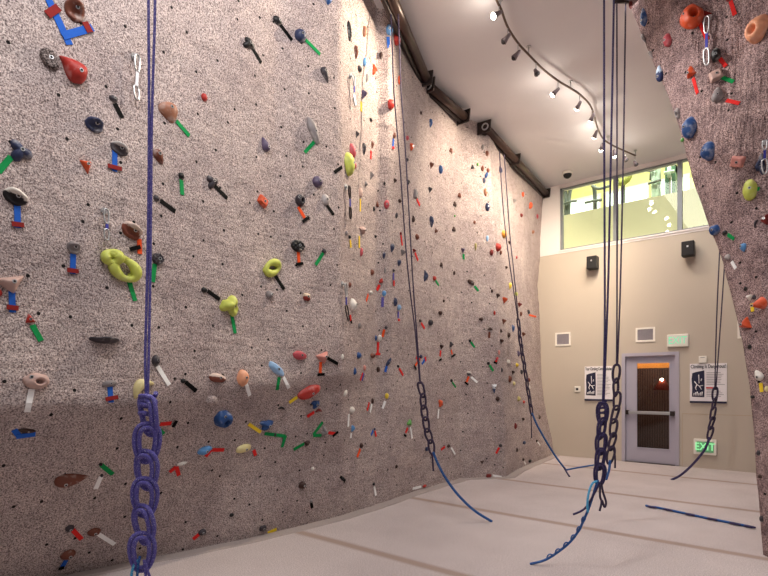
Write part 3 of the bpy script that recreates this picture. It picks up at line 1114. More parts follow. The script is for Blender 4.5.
def chain_mesh(path, pitch, half_w, r, doubled=True, seed=1):
    """interlocked loops of rope: a daisy chain"""
    rng = random.Random(seed)
    path = smooth_path(path, 12)
    L = [0.0]
    for a, b in zip(path, path[1:]):
        L.append(L[-1] + (b - a).length)
    def at(s):
        s = max(0.0, min(L[-1], s))
        for i in range(len(L) - 1):
            if s <= L[i + 1]:
                t = (s - L[i]) / max(1e-9, L[i + 1] - L[i])
                return path[i].lerp(path[i + 1], t), (path[i + 1] - path[i]).normalized()
        return path[-1], (path[-1] - path[-2]).normalized()
    bm = bmesh.new()
    n = max(2, int(round(L[-1] / pitch)))
    pitch = L[-1] / n
    vd0 = Vector((-ST, CT, 0))
    for i in range(n):
        c, t = at((i + 0.5) * pitch)
        s = t.cross(vd0).normalized()
        nn = s.cross(t).normalized()
        tw = math.radians(rng.uniform(-14, 14) + (16 if i % 2 else -16))
        s2 = s * math.cos(tw) + nn * math.sin(tw)
        n2 = nn * math.cos(tw) - s * math.sin(tw)
        for k in ((-1, 1) if doubled else (0,)):
            pts = []
            a_, b_ = pitch * 0.66 + k * r * 0.9, half_w - r * 1.2 + k * r * 0.95
            for q in range(24):
                f = 2 * math.pi * q / 24
                cx, sx = math.cos(f), math.sin(f)
                sq = math.copysign(abs(sx) ** 0.75, sx)
                w = 1.0 - 0.16 * cx
                pts.append(c + t * (a_ * cx) + s2 * (b_ * sq * w) + n2 * (1.6 * r * cx + 0.5 * r * k + 0.35 * r * math.sin(3 * f + i)))
            tube(bm, pts, r, 8, True)
    return bm

def hanging_rope(lab, strands, chain, pitch, half_w, r, mat, tails, wrap=True, chain_r=None, doubled=True):
    root = empty('climbing_rope', P(*strands[0][0]))
    tag(root, lab, 'climbing rope', 'ropes hanging in the hall')
    for st in strands:
        bm = bmesh.new()
        tube(bm, smooth_path(P3(st), 8), r, 8)
        rel(link_mesh('strand', bm, mat), root)
    cr = chain_r or r
    cp = P3(chain)
    rel(link_mesh('chain_knot', chain_mesh(cp, pitch, half_w, cr, doubled), mat), root)
    if wrap:
        bm = bmesh.new()
        c, d = cp[0], (cp[1] - cp[0]).normalized()
        vd0 = Vector((-ST, CT, 0))
        s = d.cross(vd0).normalized()
        nn = s.cross(d).normalized()
        pts = []
        for q in range(40):
            f = 2 * math.pi * q / 14
            pts.append(c + d * (-0.35 * pitch + 0.9 * pitch * q / 40) + s * (half_w * 0.62 * math.cos(f)) + nn * (half_w * 0.45 * math.sin(f)) + d * (0.25 * half_w * math.sin(f)))
        tube(bm, pts, cr, 8)
        rel(link_mesh('top_knot', bm, mat), root)
    for pts, tr, tm in tails:
        bm = bmesh.new()
        tube(bm, smooth_path(P3(pts), 6), tr, 7)
        rel(link_mesh('tail', bm, tm), root)
    return root

def loops_on(root, pts, rad, r, mat, every=1):
    pts = smooth_path(P3(pts), 3)
    for i in range(1, len(pts) - 1, every):
        bm = bmesh.new()
        c = pts[i]
        t = (pts[i + 1] - pts[i - 1]).normalized()
        s = t.cross(Vector((-ST, CT, 0))).normalized()
        ring = []
        for q in range(12):
            f = 2 * math.pi * q / 12
            up = Vector((0, 0, abs(math.sin(f)) * rad * 0.6))
            ring.append(c + t * (rad * 1.25 * math.cos(f)) + s * (rad * 0.6 * math.sin(f)) + up)
        tube(bm, ring, r, 6, True)
        rel_part = link_mesh('tail_loop', bm, mat, root)
        rel_part.matrix_parent_inverse = Matrix.Translation(root.location).inverted()

hanging_rope('violet rope hanging closest, doubled above and tied below into a thick chain of loops',
    [[(148.2, -180, 2.0), (148.5, 0, 2.0), (149, 90, 2.0), (148.6, 200, 2.0), (146.6, 300, 2.0), (145.2, 360, 2.0), (146.5, 402, 2.0)],
     [(155.4, -180, 2.0), (155, 0, 2.0), (153.5, 60, 2.0), (151.6, 130, 2.0), (151.0, 200, 2.0), (149.8, 300, 2.0), (148.6, 360, 2.0), (147.5, 402, 2.0)]],
    [(148, 402, 2.0), (147.5, 430, 2.0), (146, 470, 2.0), (144, 510, 2.0), (142.5, 540, 2.0), (141, 566, 2.0)], 0.104, 0.047, 0.0054, M_VIOLET,
    [([(138, 560, 2.0), (133, 568, 2.0), (130.5, 585, 2.0), (131, 610, 2.0), (135, 640, 2.0), (133, 665, 2.0)], 0.0052, M_CYAN),
     ([(140, 556, 2.0), (138, 566, 1.99), (136.5, 590, 2.0), (137, 630, 2.0)], 0.0052, M_BLUEROPE),
     ([(145, 560, 2.0), (148, 572, 2.0), (154, 590, 2.0), (159, 620, 2.0), (156, 650, 2.0)], 0.0054, M_VIOLET),
     ([(144, 560, 2.0), (145.5, 575, 2.0), (147, 600, 2.0), (145, 640, 2.0)], 0.0054, M_VIOLET)], chain_r=0.0088)

hanging_rope('dark rope hung from the steep belay bar, its blue tail reaching down to the floor',
    [[(390.6, 6, 5.78), (392.2, 45, 5.78), (393.8, 90, 5.78), (397, 130, 5.78), (400.3, 170, 5.78), (405.6, 245, 5.78), (410, 290, 5.78), (415, 330, 5.78), (420, 384, 5.78)],
     [(397.8, 6, 5.78), (399.4, 45, 5.78), (401, 90, 5.78), (404, 130, 5.78), (406.6, 170, 5.78), (410.8, 245, 5.78), (413.5, 290, 5.78), (416.5, 330, 5.78), (420.6, 384, 5.78)]],
    [(420.6, 384, 5.78), (423, 400, 5.78), (425.5, 420, 5.78), (429, 437, 5.78), (433, 453, 5.78)], 0.125, 0.048, 0.0075, M_DARKROPE,
    [([(433, 452, 5.78), (440, 468, 5.78), (449, 483, 5.79), (460, 497, 5.8), (475, 511, 5.82), (492, 521.6, 5.83)], 0.015, M_BLUEROPE),
     ([(432, 453, 5.78), (432.8, 462, 5.78), (433.4, 471, 5.78)], 0.011, M_DARKROPE)], wrap=False, chain_r=0.0125, doubled=False)

hanging_rope('thin rope hung beside the far panels, tail running onto the floor near the wall corner',
    [[(499.4, 151, 8.6), (502.5, 200, 8.6), (506, 236, 8.6), (510, 266, 8.7), (514.5, 296, 8.7), (518, 320, 8.9)],
     [(504.2, 155, 8.6), (507.4, 200, 8.6), (510, 236, 8.7), (513.2, 266, 8.7), (516.2, 296, 8.7), (518.4, 320, 8.9)]],
    [(518.3, 320, 8.9), (520, 338, 8.9), (523, 358, 8.9), (526.2, 378, 8.9), (529, 396, 8.9), (532, 414, 8.9)], 0.15, 0.036, 0.009, M_DARKROPE,
    [([(532, 413, 8.9), (537, 425, 8.95), (546, 441, 9.05), (556, 457, 9.15), (566, 470, 9.25)], 0.017, M_BLUEROPE),
     ([(566, 470, 9.26), (574, 468.3, 9.45), (584, 466.6, 9.6), (594.5, 465, 9.76)], 0.014, M_BLUEROPE),
     ([(563, 466, 9.24), (566, 471, 9.12), (569.5, 476.5, 8.65)], 0.014, M_NAVY),
     ([(531, 414, 8.9), (531.4, 426, 8.9), (531.6, 438, 8.9)], 0.009, M_DARKROPE)], wrap=False, chain_r=0.0135, doubled=False)

r4 = hanging_rope('navy rope hanging in mid hall with a bold chain of loops and curling cyan tail',
    [[(603.6, -142, 4.2), (604, 0, 4.2), (604.2, 150, 4.2), (604.8, 290, 4.2), (604.4, 350, 4.2), (602.8, 404, 4.2)],
     [(616.2, -142, 4.2), (613.8, 0, 4.2), (612, 100, 4.2), (610, 200, 4.2), (608, 290, 4.2), (605.8, 350, 4.2), (603.6, 404, 4.2)]],
    [(602.6, 406, 4.2), (601.8, 430, 4.2), (600.6, 456, 4.2), (599.6, 482, 4.2)], 0.130, 0.045, 0.0085, M_NAVY,
    [([(598, 480, 4.2), (594, 492, 4.22), (589.5, 506, 4.25), (585, 517, 4.28), (579, 530, 4.32), (570, 542, 4.36), (558, 552, 4.4), (545, 560, 4.42), (530, 564, 4.45)], 0.0105, M_BLUEROPE),
     ([(597, 481, 4.19), (592, 484, 4.19), (588.5, 494, 4.19), (587.3, 506, 4.2), (588, 512, 4.22)], 0.009, M_CYAN),
     ([(601, 482, 4.2), (603, 492, 4.2), (606, 502, 4.2), (604.5, 507, 4.2), (602, 500, 4.2)], 0.009, M_DARKROPE),
     ([(600, 484, 4.2), (600, 496, 4.2), (601.5, 502, 4.2), (599.6, 511, 4.2)], 0.009, M_DARKROPE),
     ([(600, 482, 4.2), (594, 494, 4.21), (587, 506, 4.23), (581, 511, 4.24), (573, 514.5, 4.25)], 0.009, M_NAVY)], chain_r=0.0095)
loops_on(r4, [(585, 517, 4.28), (579, 530, 4.31), (570, 542, 4.35), (558, 552, 4.39), (547, 559, 4.42)], 0.022, 0.006, M_BLUEROPE, 2)

hanging_rope('dark rope hung from the top of the overhanging wall, its chain passing beside the door',
    [[(616.8, 3, 5.8), (617, 150, 5.8), (617, 290, 5.8), (616.6, 366, 5.8)],
     [(625.6, 3, 5.8), (623.4, 150, 5.8), (620.2, 290, 5.8), (617.4, 366, 5.8)]],
    [(616.8, 367, 5.8), (615.6, 384, 5.8), (617, 400, 5.8), (614.6, 416, 5.8), (613.0, 432, 5.8), (611.6, 448, 5.8), (609.5, 462, 5.8)], 0.165, 0.052, 0.009, M_DARKROPE,
    [([(610, 460, 5.8), (609, 470, 5.79), (606, 480, 5.78)], 0.014, M_BLUEROPE),
     ([(613, 448, 5.8), (615, 456, 5.8), (615, 468, 5.8)], 0.010, M_DARKROPE)], wrap=False, chain_r=0.0135, doubled=False)

hanging_rope('dark rope hanging behind the overhanging wall, its tail sweeping past the low EXIT sign',
    [[(725.5, 116, 8.2), (722.4, 200, 8.2), (719.6, 252, 8.2), (716.6, 320, 8.2), (714.8, 390, 8.2)],
     [(735, 116, 8.2), (729, 200, 8.2), (725, 258, 8.2), (720.8, 320, 8.2), (715.8, 390, 8.2)]],
    [(715.3, 389, 8.2), (714, 404, 8.2), (712, 420, 8.2), (709.4, 438, 8.2)], 0.16, 0.052, 0.009, M_DARKROPE,
    [([(709.5, 437, 8.2), (706, 447, 8.22), (700, 456, 8.26), (690, 467, 8.32), (680, 475.5, 8.36), (671, 480, 8.4)], 0.019, M_NAVY)], wrap=False, chain_r=0.0155, doubled=False)

bm = bmesh.new()
pts = [floor_pt(646, 505.5, 0.015), floor_pt(651, 506.8, 0.015), floor_pt(658, 507.6, 0.015), floor_pt(680, 512.2, 0.015), floor_pt(702, 517, 0.015), floor_pt(725, 521.6, 0.015), floor_pt(752, 527, 0.015)]
tube(bm, smooth_path(pts, 6), 0.014, 8)
root = empty('rope_length', pts[0])
tag(root, 'loose straight length of blue rope lying on the floor near the overhanging wall', 'rope')
rel(link_mesh('cord', bm, M_BLUEROPE), root)
for k, q in enumerate(((652, 507), (668, 509.7), (690, 514.4), (712, 519), (735, 523.6), (750, 526.6))):
    bm = bmesh.new()
    c = floor_pt(q[0], q[1], 0.022)
    d = (pts[-1] - pts[0]).normalized()
    s = Vector((d.y, -d.x, 0))
    tube(bm, [c + d * (0.05 * math.cos(f * math.pi / 6)) + s * (0.018 * math.sin(f * math.pi / 6)) for f in range(12)], 0.009, 6, True)
    rel(link_mesh('tail_loop', bm, M_NAVY), root)

# anchor bar for the rope on top of the overhanging wall
a, b = P(614.5, 1.5, 5.8), P(629, 1.5, 5.86)
root = empty('anchor_bar', a)
tag(root, 'short dark rope anchor bar at the top edge of the overhanging wall', 'anchor bar')
bm = bmesh.new()
cyl(bm, a, b, 0.02, None, 12)
rel(link_mesh('pipe', bm, M_DKSTEEL, None, True), root)
bm = bmesh.new()
cyl(bm, (a + b) / 2, Vector(((a.x + b.x) / 2, (a.y + b.y) / 2, ZC)), 0.012, None, 8)
rel(link_mesh('hanger', bm, M_DKSTEEL), root)
# ------------------------------------------------------------------ climbing holds, route tapes, quickdraws
RGB = {'brown': (112, 60, 44), 'dkbrown': (58, 32, 26), 'tan': (160, 108, 84), 'red': (174, 46, 38), 'orange': (214, 84, 44),
       'dkred': (120, 36, 34), 'pink': (206, 138, 128), 'rose': (184, 74, 84), 'navy': (44, 52, 84), 'blue': (32, 72, 128),
       'ltblue': (146, 182, 220), 'sky': (90, 146, 200), 'black': (17, 16, 18), 'dkgrey': (58, 52, 58), 'speckle': (110, 100, 98), 'grey': (132, 124, 124),
       'ltgrey': (178, 170, 168), 'white': (226, 220, 212), 'lime': (196, 204, 92), 'green': (96, 160, 80), 'yellow': (226, 196, 60),
       'cream': (222, 208, 150), 'olive': (160, 150, 90), 'purple': (92, 78, 104), 'amber': (204, 140, 50), 'peach': (226, 158, 122),
       'pgrey': (196, 164, 154), 'rock': (170, 154, 152)}
TAPE = {'g': ('green', (24, 142, 76)), 'k': ('black', (5, 5, 6)), 'b': ('blue', (42, 96, 190)), 'r': ('red', (216, 46, 44)),
        'm': ('dark red', (134, 40, 38)), 'o': ('orange', (232, 86, 42)), 'w': ('white', (250, 248, 246)), 'y': ('yellow', (236, 204, 56)),
        'n': ('brown', (110, 64, 52)), 'v': ('violet', (96, 88, 160))}

# wall section; x y w h shape colour rotation | looks | tapes (letter x0 y0 x1 y1; + adds a crossbar, & another strip)
DATA = """
@L left climbing wall
74 11 19 22 jug brown 0|big brown lipped|b 48.5 0 69.5 45 +m 46.5 15.5 58 8 &b 62 36.5 92 28 +m 84 22.5 89.5 33
72 69 28 29 wedge red 145|big red pointed wedge|
49.5 59.5 17 21 disc speckle 25|flat dark speckled grey round|
113 99 9 7 knob dkgrey 0|little round dark grey|k 114.5 103.5 122 118
94 125 18 15 jug navy 0|navy blue lump jug|
168.5 113 25 20 pear tan 200|tan egg shaped|g 176 121 189 136
204 97.5 7 8 knob red 0|little bright red ball|
248 44 14 11 star black 20|black three lobed star|k 251 46 261 63
277 21 11 8 knob black 0|squat black|k 279.5 24 292 40.5
300 36 13 12 lump navy 0|dark navy|g 305.5 40 320 54.5
325 75 10 15 wedge dkgrey -60|dark grey spike|
313 131 10 27 oblong grey -60|long grey slanted|g 314 142 304.5 152.5
328 1 11 8 wedge blue -90|blue pointed|
19.5 152 20 21 star navy 30|navy three pointed star|g 11 157 -2 172
86 165.5 11 14 tri orange 10|small orange triangular|
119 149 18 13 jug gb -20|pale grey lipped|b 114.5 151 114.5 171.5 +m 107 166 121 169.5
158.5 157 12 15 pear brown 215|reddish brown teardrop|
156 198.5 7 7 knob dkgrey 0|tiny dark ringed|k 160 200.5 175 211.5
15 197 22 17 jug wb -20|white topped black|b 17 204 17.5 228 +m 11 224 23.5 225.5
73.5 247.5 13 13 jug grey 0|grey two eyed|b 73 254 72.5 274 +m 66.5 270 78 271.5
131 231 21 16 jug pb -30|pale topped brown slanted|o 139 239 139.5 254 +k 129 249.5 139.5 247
264.5 144.5 12 14 wedge purple 120|purple grey fang|
181 176 7 7 knob black 0|tiny black ringed|g 181 180 182 195
211.5 182 12 15 star dkgrey 50|dark grey three lobed|k 214.5 186 227 198.5
262 201.5 13 10 block orange -25|orange red block|
317 182 12 11 lump purple 0|round purple grey|
299.5 200.5 11 12 pocket dkgrey 20|dark pocketed|o 298 207 304.5 218 +k 302 222 308.5 217
325 200 9 11 knob ltgrey 0|pale grey rounded|k 326.5 205 333.5 215
297.5 246 16 12 brick black 0|black and white ridged|o 298 252 298.8 263 +k 295.5 264.5 302.5 263.5
324 251 5 5 knob dkgrey 0|tiny grey|g 323 253 315.5 265
347.5 164 11 22 lump lime 10|bulging yellow green|k 342 167 334 172.5
351.5 151.5 7 14 lump rose 10|rose red half hidden|
353.5 166 5 7 lump rose 10|little rose red|
120 267 40 27 loop2 lime -35|huge yellow green double loop|g 129 282 135 301
157.5 259 13 12 brick dkgrey 0|dark grey studded disc|g 154.5 264 152.5 282
10 283 27 19 tri pgrey 15|large pinkish grey triangular|b 11.5 290 12.5 312.5 +m 6 307 18 308.5
-1 293 6 8 lump red 0|red bit at the frame edge|
29.5 319.5 9 10 tri red 190|bright red triangular|g 32 325 41 341
104 340.5 30 8 ledge dkgrey 0|thin dark grey ledge|
155.5 360.5 9 11 knob dkgrey 0|dark grey knuckle|w 157 366 169 385
36 381 25 16 pocket pgrey 0|pinkish brown pocketed|w 31.5 389 27 412
204 290 7 6 knob black 0|small black bolt shaped|k 207.5 291 219.5 299.5
229 306 24 20 lobes lime -20|knobbly yellow green|g 231.5 315 235 333.5
270 268.5 22 16 loop lime 25|yellow green pocket loop|k 274 274 284 289.5
269 295 9 9 knob grey 0|small round grey|
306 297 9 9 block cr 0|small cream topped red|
299.5 355.5 17 9 oblong rose -8|rose pink sausage|
322 357 15 12 tri pink 20|pink winged|o 320.5 362 320 373 +k 317 374.5 324 374 &k 327 358 337.5 364
217.5 378 21 9 oblong pb -8|pinkish flat oblong|
242 378 13 17 lump peach 0|peach orange chunky|w 246 384 249.5 395.5
276 369 23 9 oblong ltblue -35|pale blue bar shaped|g 279 377 277 390 &w 283 377 288.5 388
183 381 6 5 knob black 0|tiny black white bolted|k 185.5 382 196 391
309 391.5 27 13 oblong red 25|long glossy red|y 297 397 289 402.5
27 430.5 17 5 oblong dkbrown -10|flat dark brown|b 14 429.5 19 436 &b 16 436 35 433.5
71.5 478.5 33 19 wedge brown 5|big brown arrowhead|
109.5 383.5 15 7 oblong grey 10|grey crescent topped|b 109.5 385 111 402.5 +m 105 399.5 117.5 397
142 388 26 17 crescent cream 35|cream yellow crescent|g 149 396 155.5 402
100.5 464 4 3 knob black 0|tiny black dot|g 101 464.5 112.5 474
101.5 475 3 4 knob dkgrey 0|tiny dark|w 101 476 95.5 488.5
170 427.5 7 5 oblong pgrey 0|small pale smear|r 160 424 171 423 +k 172 426.5 176 420 &g 157 427.5 163 433.5
211 400 15 10 lump rock 0|wall coloured low|
222.5 418 22 18 pocket blue -20|blue ball with deep pocket|
266 424.5 16 12 lobes blue 20|blue jagged|y 248.5 424 260.5 432
275 434.5 3 3 knob dkgrey 0|tiny bolt|g 264.5 433.5 285 436 &g 285 435.5 281.5 447
204.5 450 16 9 oblong sky 15|sky blue oblong|r 205.5 456.5 211 449.5 &r 212 449.5 223.5 449.5
243.5 448 18 9 oblong cream 10|cream olive oblong|r 253.5 450 255.5 455.5
182 463.5 11 4 oblong white 10|white sliver|r 169.5 472 176 466.5 &r 176 466.5 178.5 475
315 404 9 10 lobes blue 0|small blue crumpled|r 307 416.5 314 412
318.5 411 9 5 crescent dkred 0|small dark red curved|
281.5 408.5 9 4 crescent black -10|black slit shaped|
324 431.5 9 11 lobes grey 0|grey white streaked|g 322.5 422 313 435 &g 313 435.5 321 435 &r 328 432.5 335 433.5 +k 332 436 337.5 431.5
306.5 443 8 7 tri dkbrown 0|small dark triangular|g 304 443.5 293.5 449.5
302 485 9 8 lump dkbrown 0|dark reddish nugget|
312.5 468.5 4 4 knob white 0|tiny white|
311 501 4 4 knob grey 0|tiny pale|k 311 502.5 312 508
342.5 478.5 4 4 knob black 0|tiny black oval|k 340 476.5 345 481
69.5 528 9 8 knob dkgrey 0|grey green knob|r 72 529 81.5 539
94 531.5 13 9 lump brown 0|brown nub|w 97 533 114.5 544
68 554 14 11 lump brown 10|brown rounded|b 66 560 62 567 +k 58 568 63.5 566.5
202 532 9 7 lump dkgrey 0|dark grey nub|r 199 534 193 539
231.5 515 5 4 knob black 0|small black|
262.5 528 9 7 block dkgrey 0|dark grey blocky|y 267.5 533 276.5 529
@F far climbing wall
348.8 31 5 17 oblong black -75|long black|
364 31.5 5 10 oval tan 0|tan oval|
355.5 52.5 6 11 wedge brown -70|brown fin shaped|
389.5 30 7 10 lump sky 0|sky blue|b 388 37 389 48
395.5 40 7 10 lump red 0|bright red blob|
381 55.5 4 7 lump dkbrown 0|dark brown oval|
364 62 4 9 lump sky 0|small sky blue|
359 69 5 6 lump dkgrey 0|dark grey|
373.5 70 5 11 lobes orange 0|orange hooked|
366.5 78 4 9 wedge grey -90|pale grey wedge|
353.5 99 3 7 lump dkbrown 0|small dark brown|
362.8 94 6 9 tri purple 0|purple grey triangular|y 361 102 361 111.5
390 104.5 7 10 lump red 0|red ribbed|
399 80 4 9 lump orange 0|orange|
370.5 120 4 4 knob black 0|small black|
356.5 134 4 7 tri dkgrey 0|dark grey triangular|
363.5 149 5 11 wedge dkgrey -80|long dark fang|
372 144.5 4 9 pear brown 180|brown drop|r 371 151 370.5 159
371 175 4 8 tri grey 0|grey triangular|
394 135.5 3 6 lump brown 0|small brown|b 393.2 139 392.6 146.5 +r 391.6 148 393.4 148
394.5 180.5 4 5 tri dkbrown 0|dark brown triangular|
365.5 184 5 5 lobes grey 0|grey black paired|
360 193 4 10 lump pgrey 0|pinkish grey|y 360 199 360 211.5
377 204.5 5 8 tri brown 180|brown hooked|
373.5 209 2.5 5 lump black 0|small black|
386.7 204.5 6 9 oval rose 0|rose red oval|
361.5 230 9 9 tri pgrey -90|pinkish pyramid|y 359 236 359 248
346 233 2.5 5 lump grey 0|small grey|
349.3 237 3 4 lump black 0|small black|y 350 240 350.6 247.5
375 236.5 3 4 tri black 0|small black|
399.5 201 4 4 lump dkbrown 0|small dark brown|
396.2 215.5 3 6 lump dkgrey 0|small dark grey|
384.5 183.5 2.5 3.5 lump black 0|tiny black|
361 252 3.5 9 oblong rose 85|rose red bar|
391.7 248 6 9 pear navy 180|blue black drop|
384 255.5 4 7 pear navy 180|small navy drop|
398.6 263 5 7 pear navy 180|plump navy drop|
402.2 252 6 7 tri grey 0|pale grey heart shaped|
371.5 272.5 4 6 pocket brown 0|brown ringed|
385 270 3 7 pear grey 0|slender grey|
381 281 5 7 tri red 60|red triangular|r 379.5 285 376.5 290.5
393.5 270.5 4 3.5 tri dkgrey 0|tiny dark forked|v 393.3 273 393.2 280 +r 393.2 280.5 393.2 286
349.5 285 3 6 lump brown 0|small brown|
370.5 292.5 5 4 lump white 0|white capped|o 368 294.5 366 301
384 293.5 5 6 lump sky 0|small sky blue|v 382.6 297 382.2 307
352.3 305 7 13 lump white 0|large white oval|r 350 315 350.6 321 +k 350 322.5 351 321.5
359 325.5 3.5 6 pocket grey 0|grey ringed|
395 302 4.5 9 oval navy 0|slim navy oval|
398.6 307.5 5 6 lump ltblue 0|pale blue|v 398.2 311.5 398 318 +r 397.4 320 399 320
379.5 338 5 7 pocket white 0|white ring shaped|r 378 342 377.4 353 +r 375 354 379.5 354 &o 384 329.5 382 337
386 327.5 4 3 lump dkgrey 0|dark grey capped|
375.4 338 2.5 6 lump blue 0|little blue|
358 355.5 5.5 7 lump blue 0|square blue|
354.4 371 4 8 wedge blue 90|blue fin|
371.5 355.5 6 6 tri brown 160|brown sideways triangular|
378 369.5 4.5 6 lump dkbrown 0|dark brown|
364 368 3 6 lump pink 0|pink tipped|r 362.5 373 360 380.5 &v 363.4 373 361.6 380.5
388.6 362 4 10 oblong navy 55|navy slanted bar|b 386.5 366 385 372
398 366.3 3 3 lump black 0|tiny black|r 399 368.5 403 375.5
345 393 4 7 oblong white 55|white slanted|
342.2 357 3 6 lump white 0|small white|
386.6 396 4.5 6 lump yellow 0|bright yellow|w 385 401 382.4 408.5
372 401 3 6 lump dkbrown 0|dark brown slim|r 369 402.5 367 410.5 &w 371.2 404 369.6 412.5
351.5 410 7 7 knob white 0|white ball|w 348.6 414 348 426.5
352.2 428 4.5 8 lobes sky 0|sky blue jagged|w 351 433 350.4 438
374.2 429 2.5 2.5 knob navy 0|tiny navy|b 373 430.5 371 435 &r 374.4 431 375.6 436.5
361 445.5 4.5 5.5 lump dkbrown 0|dark brown round|o 360 449 357 457
409 423 7.5 6.5 lobes green 0|leaf green|r 407.5 428 405.4 433 +k 403.4 434.5 405.6 436.4 &w 410 427 411.6 438.5
440 403 6 9 lobes orange 0|bright orange|w 438.6 409 437.6 418.5
426.5 449 5 5 block navy 0|navy cube shaped|
396.2 466.5 3 4 lump dkbrown 0|small dark brown|
373.4 484 3 3 lump black 0|small black|w 374 486.5 375.6 495.5
424.5 486 6 3 oblong red 8|low red|w 412.5 488.6 421 486.7
448.3 446 5 3.5 oblong dkbrown 0|flat brown|r 441 449.5 444.8 446.8 &w 450.8 447.6 454.8 454.4
500.5 445.5 4 3.5 lump dkgrey 0|small dark grey|r 499 447.5 496 453.5
482 462 4.5 4 tri dkbrown 0|small brown triangular|
488.5 476 6.5 5 block dkred 0|dark red blocky|w 492.5 475.3 501.5 477
411 146.5 4.5 9 lobes orange 0|orange red hooked|
407 138 3 5 lump rose 0|small rose red|
407 160 2.5 4 lump dkgrey 0|small dark grey|
408.4 182.5 2.5 5 wedge black -90|small black spike|
430.8 165 4.5 7 tri brown 0|brown triangular|
440.2 169.5 5 9 oval blue 0|vivid blue oval|
429.5 189.5 4.5 6 tri dkgrey 0|dark triangular|
414.8 194 4.5 10 block grey 0|grey slab shaped|r 416.4 199 419.6 205.5
430.2 123.5 5 9 wedge blue -90|blue tapering|
420.6 113 2.5 3.5 lump dkbrown 0|tiny dark brown|
413 219 4.5 7 pear dkbrown 0|dark brown drop|
431 222 6 11 wedge navy -80|navy grey fin|
435.5 231 4 5 tri brown 200|reddish brown hooked|
416.6 237 4.5 6 lump brown 0|round brown|
400.4 233.5 2.5 3 knob dkred 0|tiny dark red|r 400.6 235 402 245.5
413.8 250.5 4.5 4.5 tri dkred 0|dark red triangular|r 414.8 253 417.8 260.5
425 276.5 5.5 11 lobes navy 0|big navy knobbly|
441 265 4 5 star dkbrown 0|brown forked|
434 278.5 4 5 lump red 0|small red|g 435.2 280 438.6 285.5
440 313 5.5 4.5 pocket dkbrown 0|brown flat ringed|
430 322.5 5.5 6.5 pocket dkgrey 0|dark pocketed|
443.5 301 2.5 3 lump dkbrown 0|tiny dark brown|
420 320.8 3.5 3.5 knob dkbrown 0|small dark brown|r 421 323 424.4 328.5
441 346.5 4.5 5.5 tri dkbrown 0|dark brown squat|r 440.5 350.5 439.8 356.5 +k 438.5 360.5 441 359
450.6 344.5 4.5 6 lobes dkgrey 0|dark grey lumpy|o 451 350 452 354.5 +k 450.8 356.8 454.8 354.4
420.5 356.5 4 4 lump navy 0|navy|r 416 357.5 420 359.5 &r 424.6 357 425.4 361 &b 421.5 364 424.5 359.5 &o 414.6 366 417.4 361.5 +k 413.6 365.5 415.8 369.5
450.5 151 5 5.5 star brown 0|brown three lobed|
482.6 147.5 3.5 6 lump grey 0|grey|
487 153.5 4 6 lump brown 0|brown|
472.5 167.5 4.5 5 star dkgrey 0|dark three lobed|
477.6 164.5 2.5 3.5 lump green 0|tiny green|
482.6 168.5 4.5 6.5 pear brown 0|brown curved|
488 170.5 3.5 5 lump brown 0|small brown|
486.4 175 3.5 7 oblong blue 70|slim blue|
484 180.5 3.5 6.5 lump navy 0|small navy|
485.7 192 4.5 9 oval tan 0|orange tan oval|
459 195.8 5 5.5 star brown 0|brown three lobed|
454.3 204.5 5 5.5 star dkbrown 0|dark brown three lobed|
454.5 216 2 2.5 lump green 0|tiny green|
453.4 229.5 5 5.5 star dkbrown 0|dark brown three lobed|
474.5 222.5 3 4 lump brown 0|small brown|
487.5 207 5.5 9 oval navy 0|large navy oval|
487.3 238.5 3 6.5 lump ltblue 0|pale blue slim|
475.6 247 3.5 8 wedge olive -90|olive brown wedge|
463 250 5.5 5.5 tri purple 0|purple white triangular|g 463.4 254 463.6 259.5
497 247.5 5.5 9 lump red 0|red rounded|
491.6 252.5 4.5 6.5 lump dkred 0|dark red|
471 282.5 9 5 oblong dkbrown -35|long brown slanted|g 474.4 286 478.4 291
454 273 2.5 4.5 lump dkbrown 0|small dark brown|
481 319.2 5.5 4.5 lobes dkbrown 0|dark brown lumpy|
490 329.5 6 4 crescent dkbrown 0|brown mushroom shaped|n 489.4 332 489 338
470 340.8 3 3.5 knob black 0|small black|g 470.8 342 474.6 347.5
488.4 363.4 3.5 3.5 knob black 0|small black|g 489.4 365 493.2 371
496.6 359 2.5 3 lump rose 0|small rose red|r 497.6 357.5 495.6 362 +k 493.6 362 497 363.5
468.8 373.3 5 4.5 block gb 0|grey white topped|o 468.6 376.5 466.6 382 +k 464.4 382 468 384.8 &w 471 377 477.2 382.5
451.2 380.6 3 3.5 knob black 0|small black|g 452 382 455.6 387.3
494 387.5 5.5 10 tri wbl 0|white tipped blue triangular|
497.6 398.8 4.5 5.5 lump dkbrown 0|dark brown|
499.9 169.8 4.5 7.5 pear navy 0|dark navy drop|
522.5 194.5 3 5.5 crescent orange 90|orange curved|
513.5 201 4 5 tri grey 0|grey triangular|
530 205.5 3.5 7 lump orange 0|orange|
537 216.5 2 5 lump rose 0|rose red|
521 215.5 3.5 4 lump dkred 0|dark red|
503 234.3 6 8 lump amber 0|amber yellow|
509 242.5 3.5 3.5 lump dkbrown 0|small dark brown|
500.2 252.5 2.5 5 lump brown 0|small brown|
505.7 267.5 2.5 4 tri dkbrown 0|dark brown triangular|
532.6 232 2.5 4 lump tan 0|tan|
516 257.5 2 3.5 lump rose 0|small rose red|
509.6 286 3.5 7 pear yellow 180|yellow drop|
515.7 294 3.5 4.5 lump lime 0|yellow green|
497 295.5 5 5.5 tri dkbrown 0|dark brown triangular|
503.8 299.5 6 7 tri orange 0|orange brown triangular|
492 291 2.5 4 lump dkbrown 0|small dark brown|
518.7 304.5 5 5.5 tri dkred 0|dark red triangular|
494.5 313 2.5 4.5 lump red 0|small red|
503 321 4.5 6 tri brown 0|brown triangular|
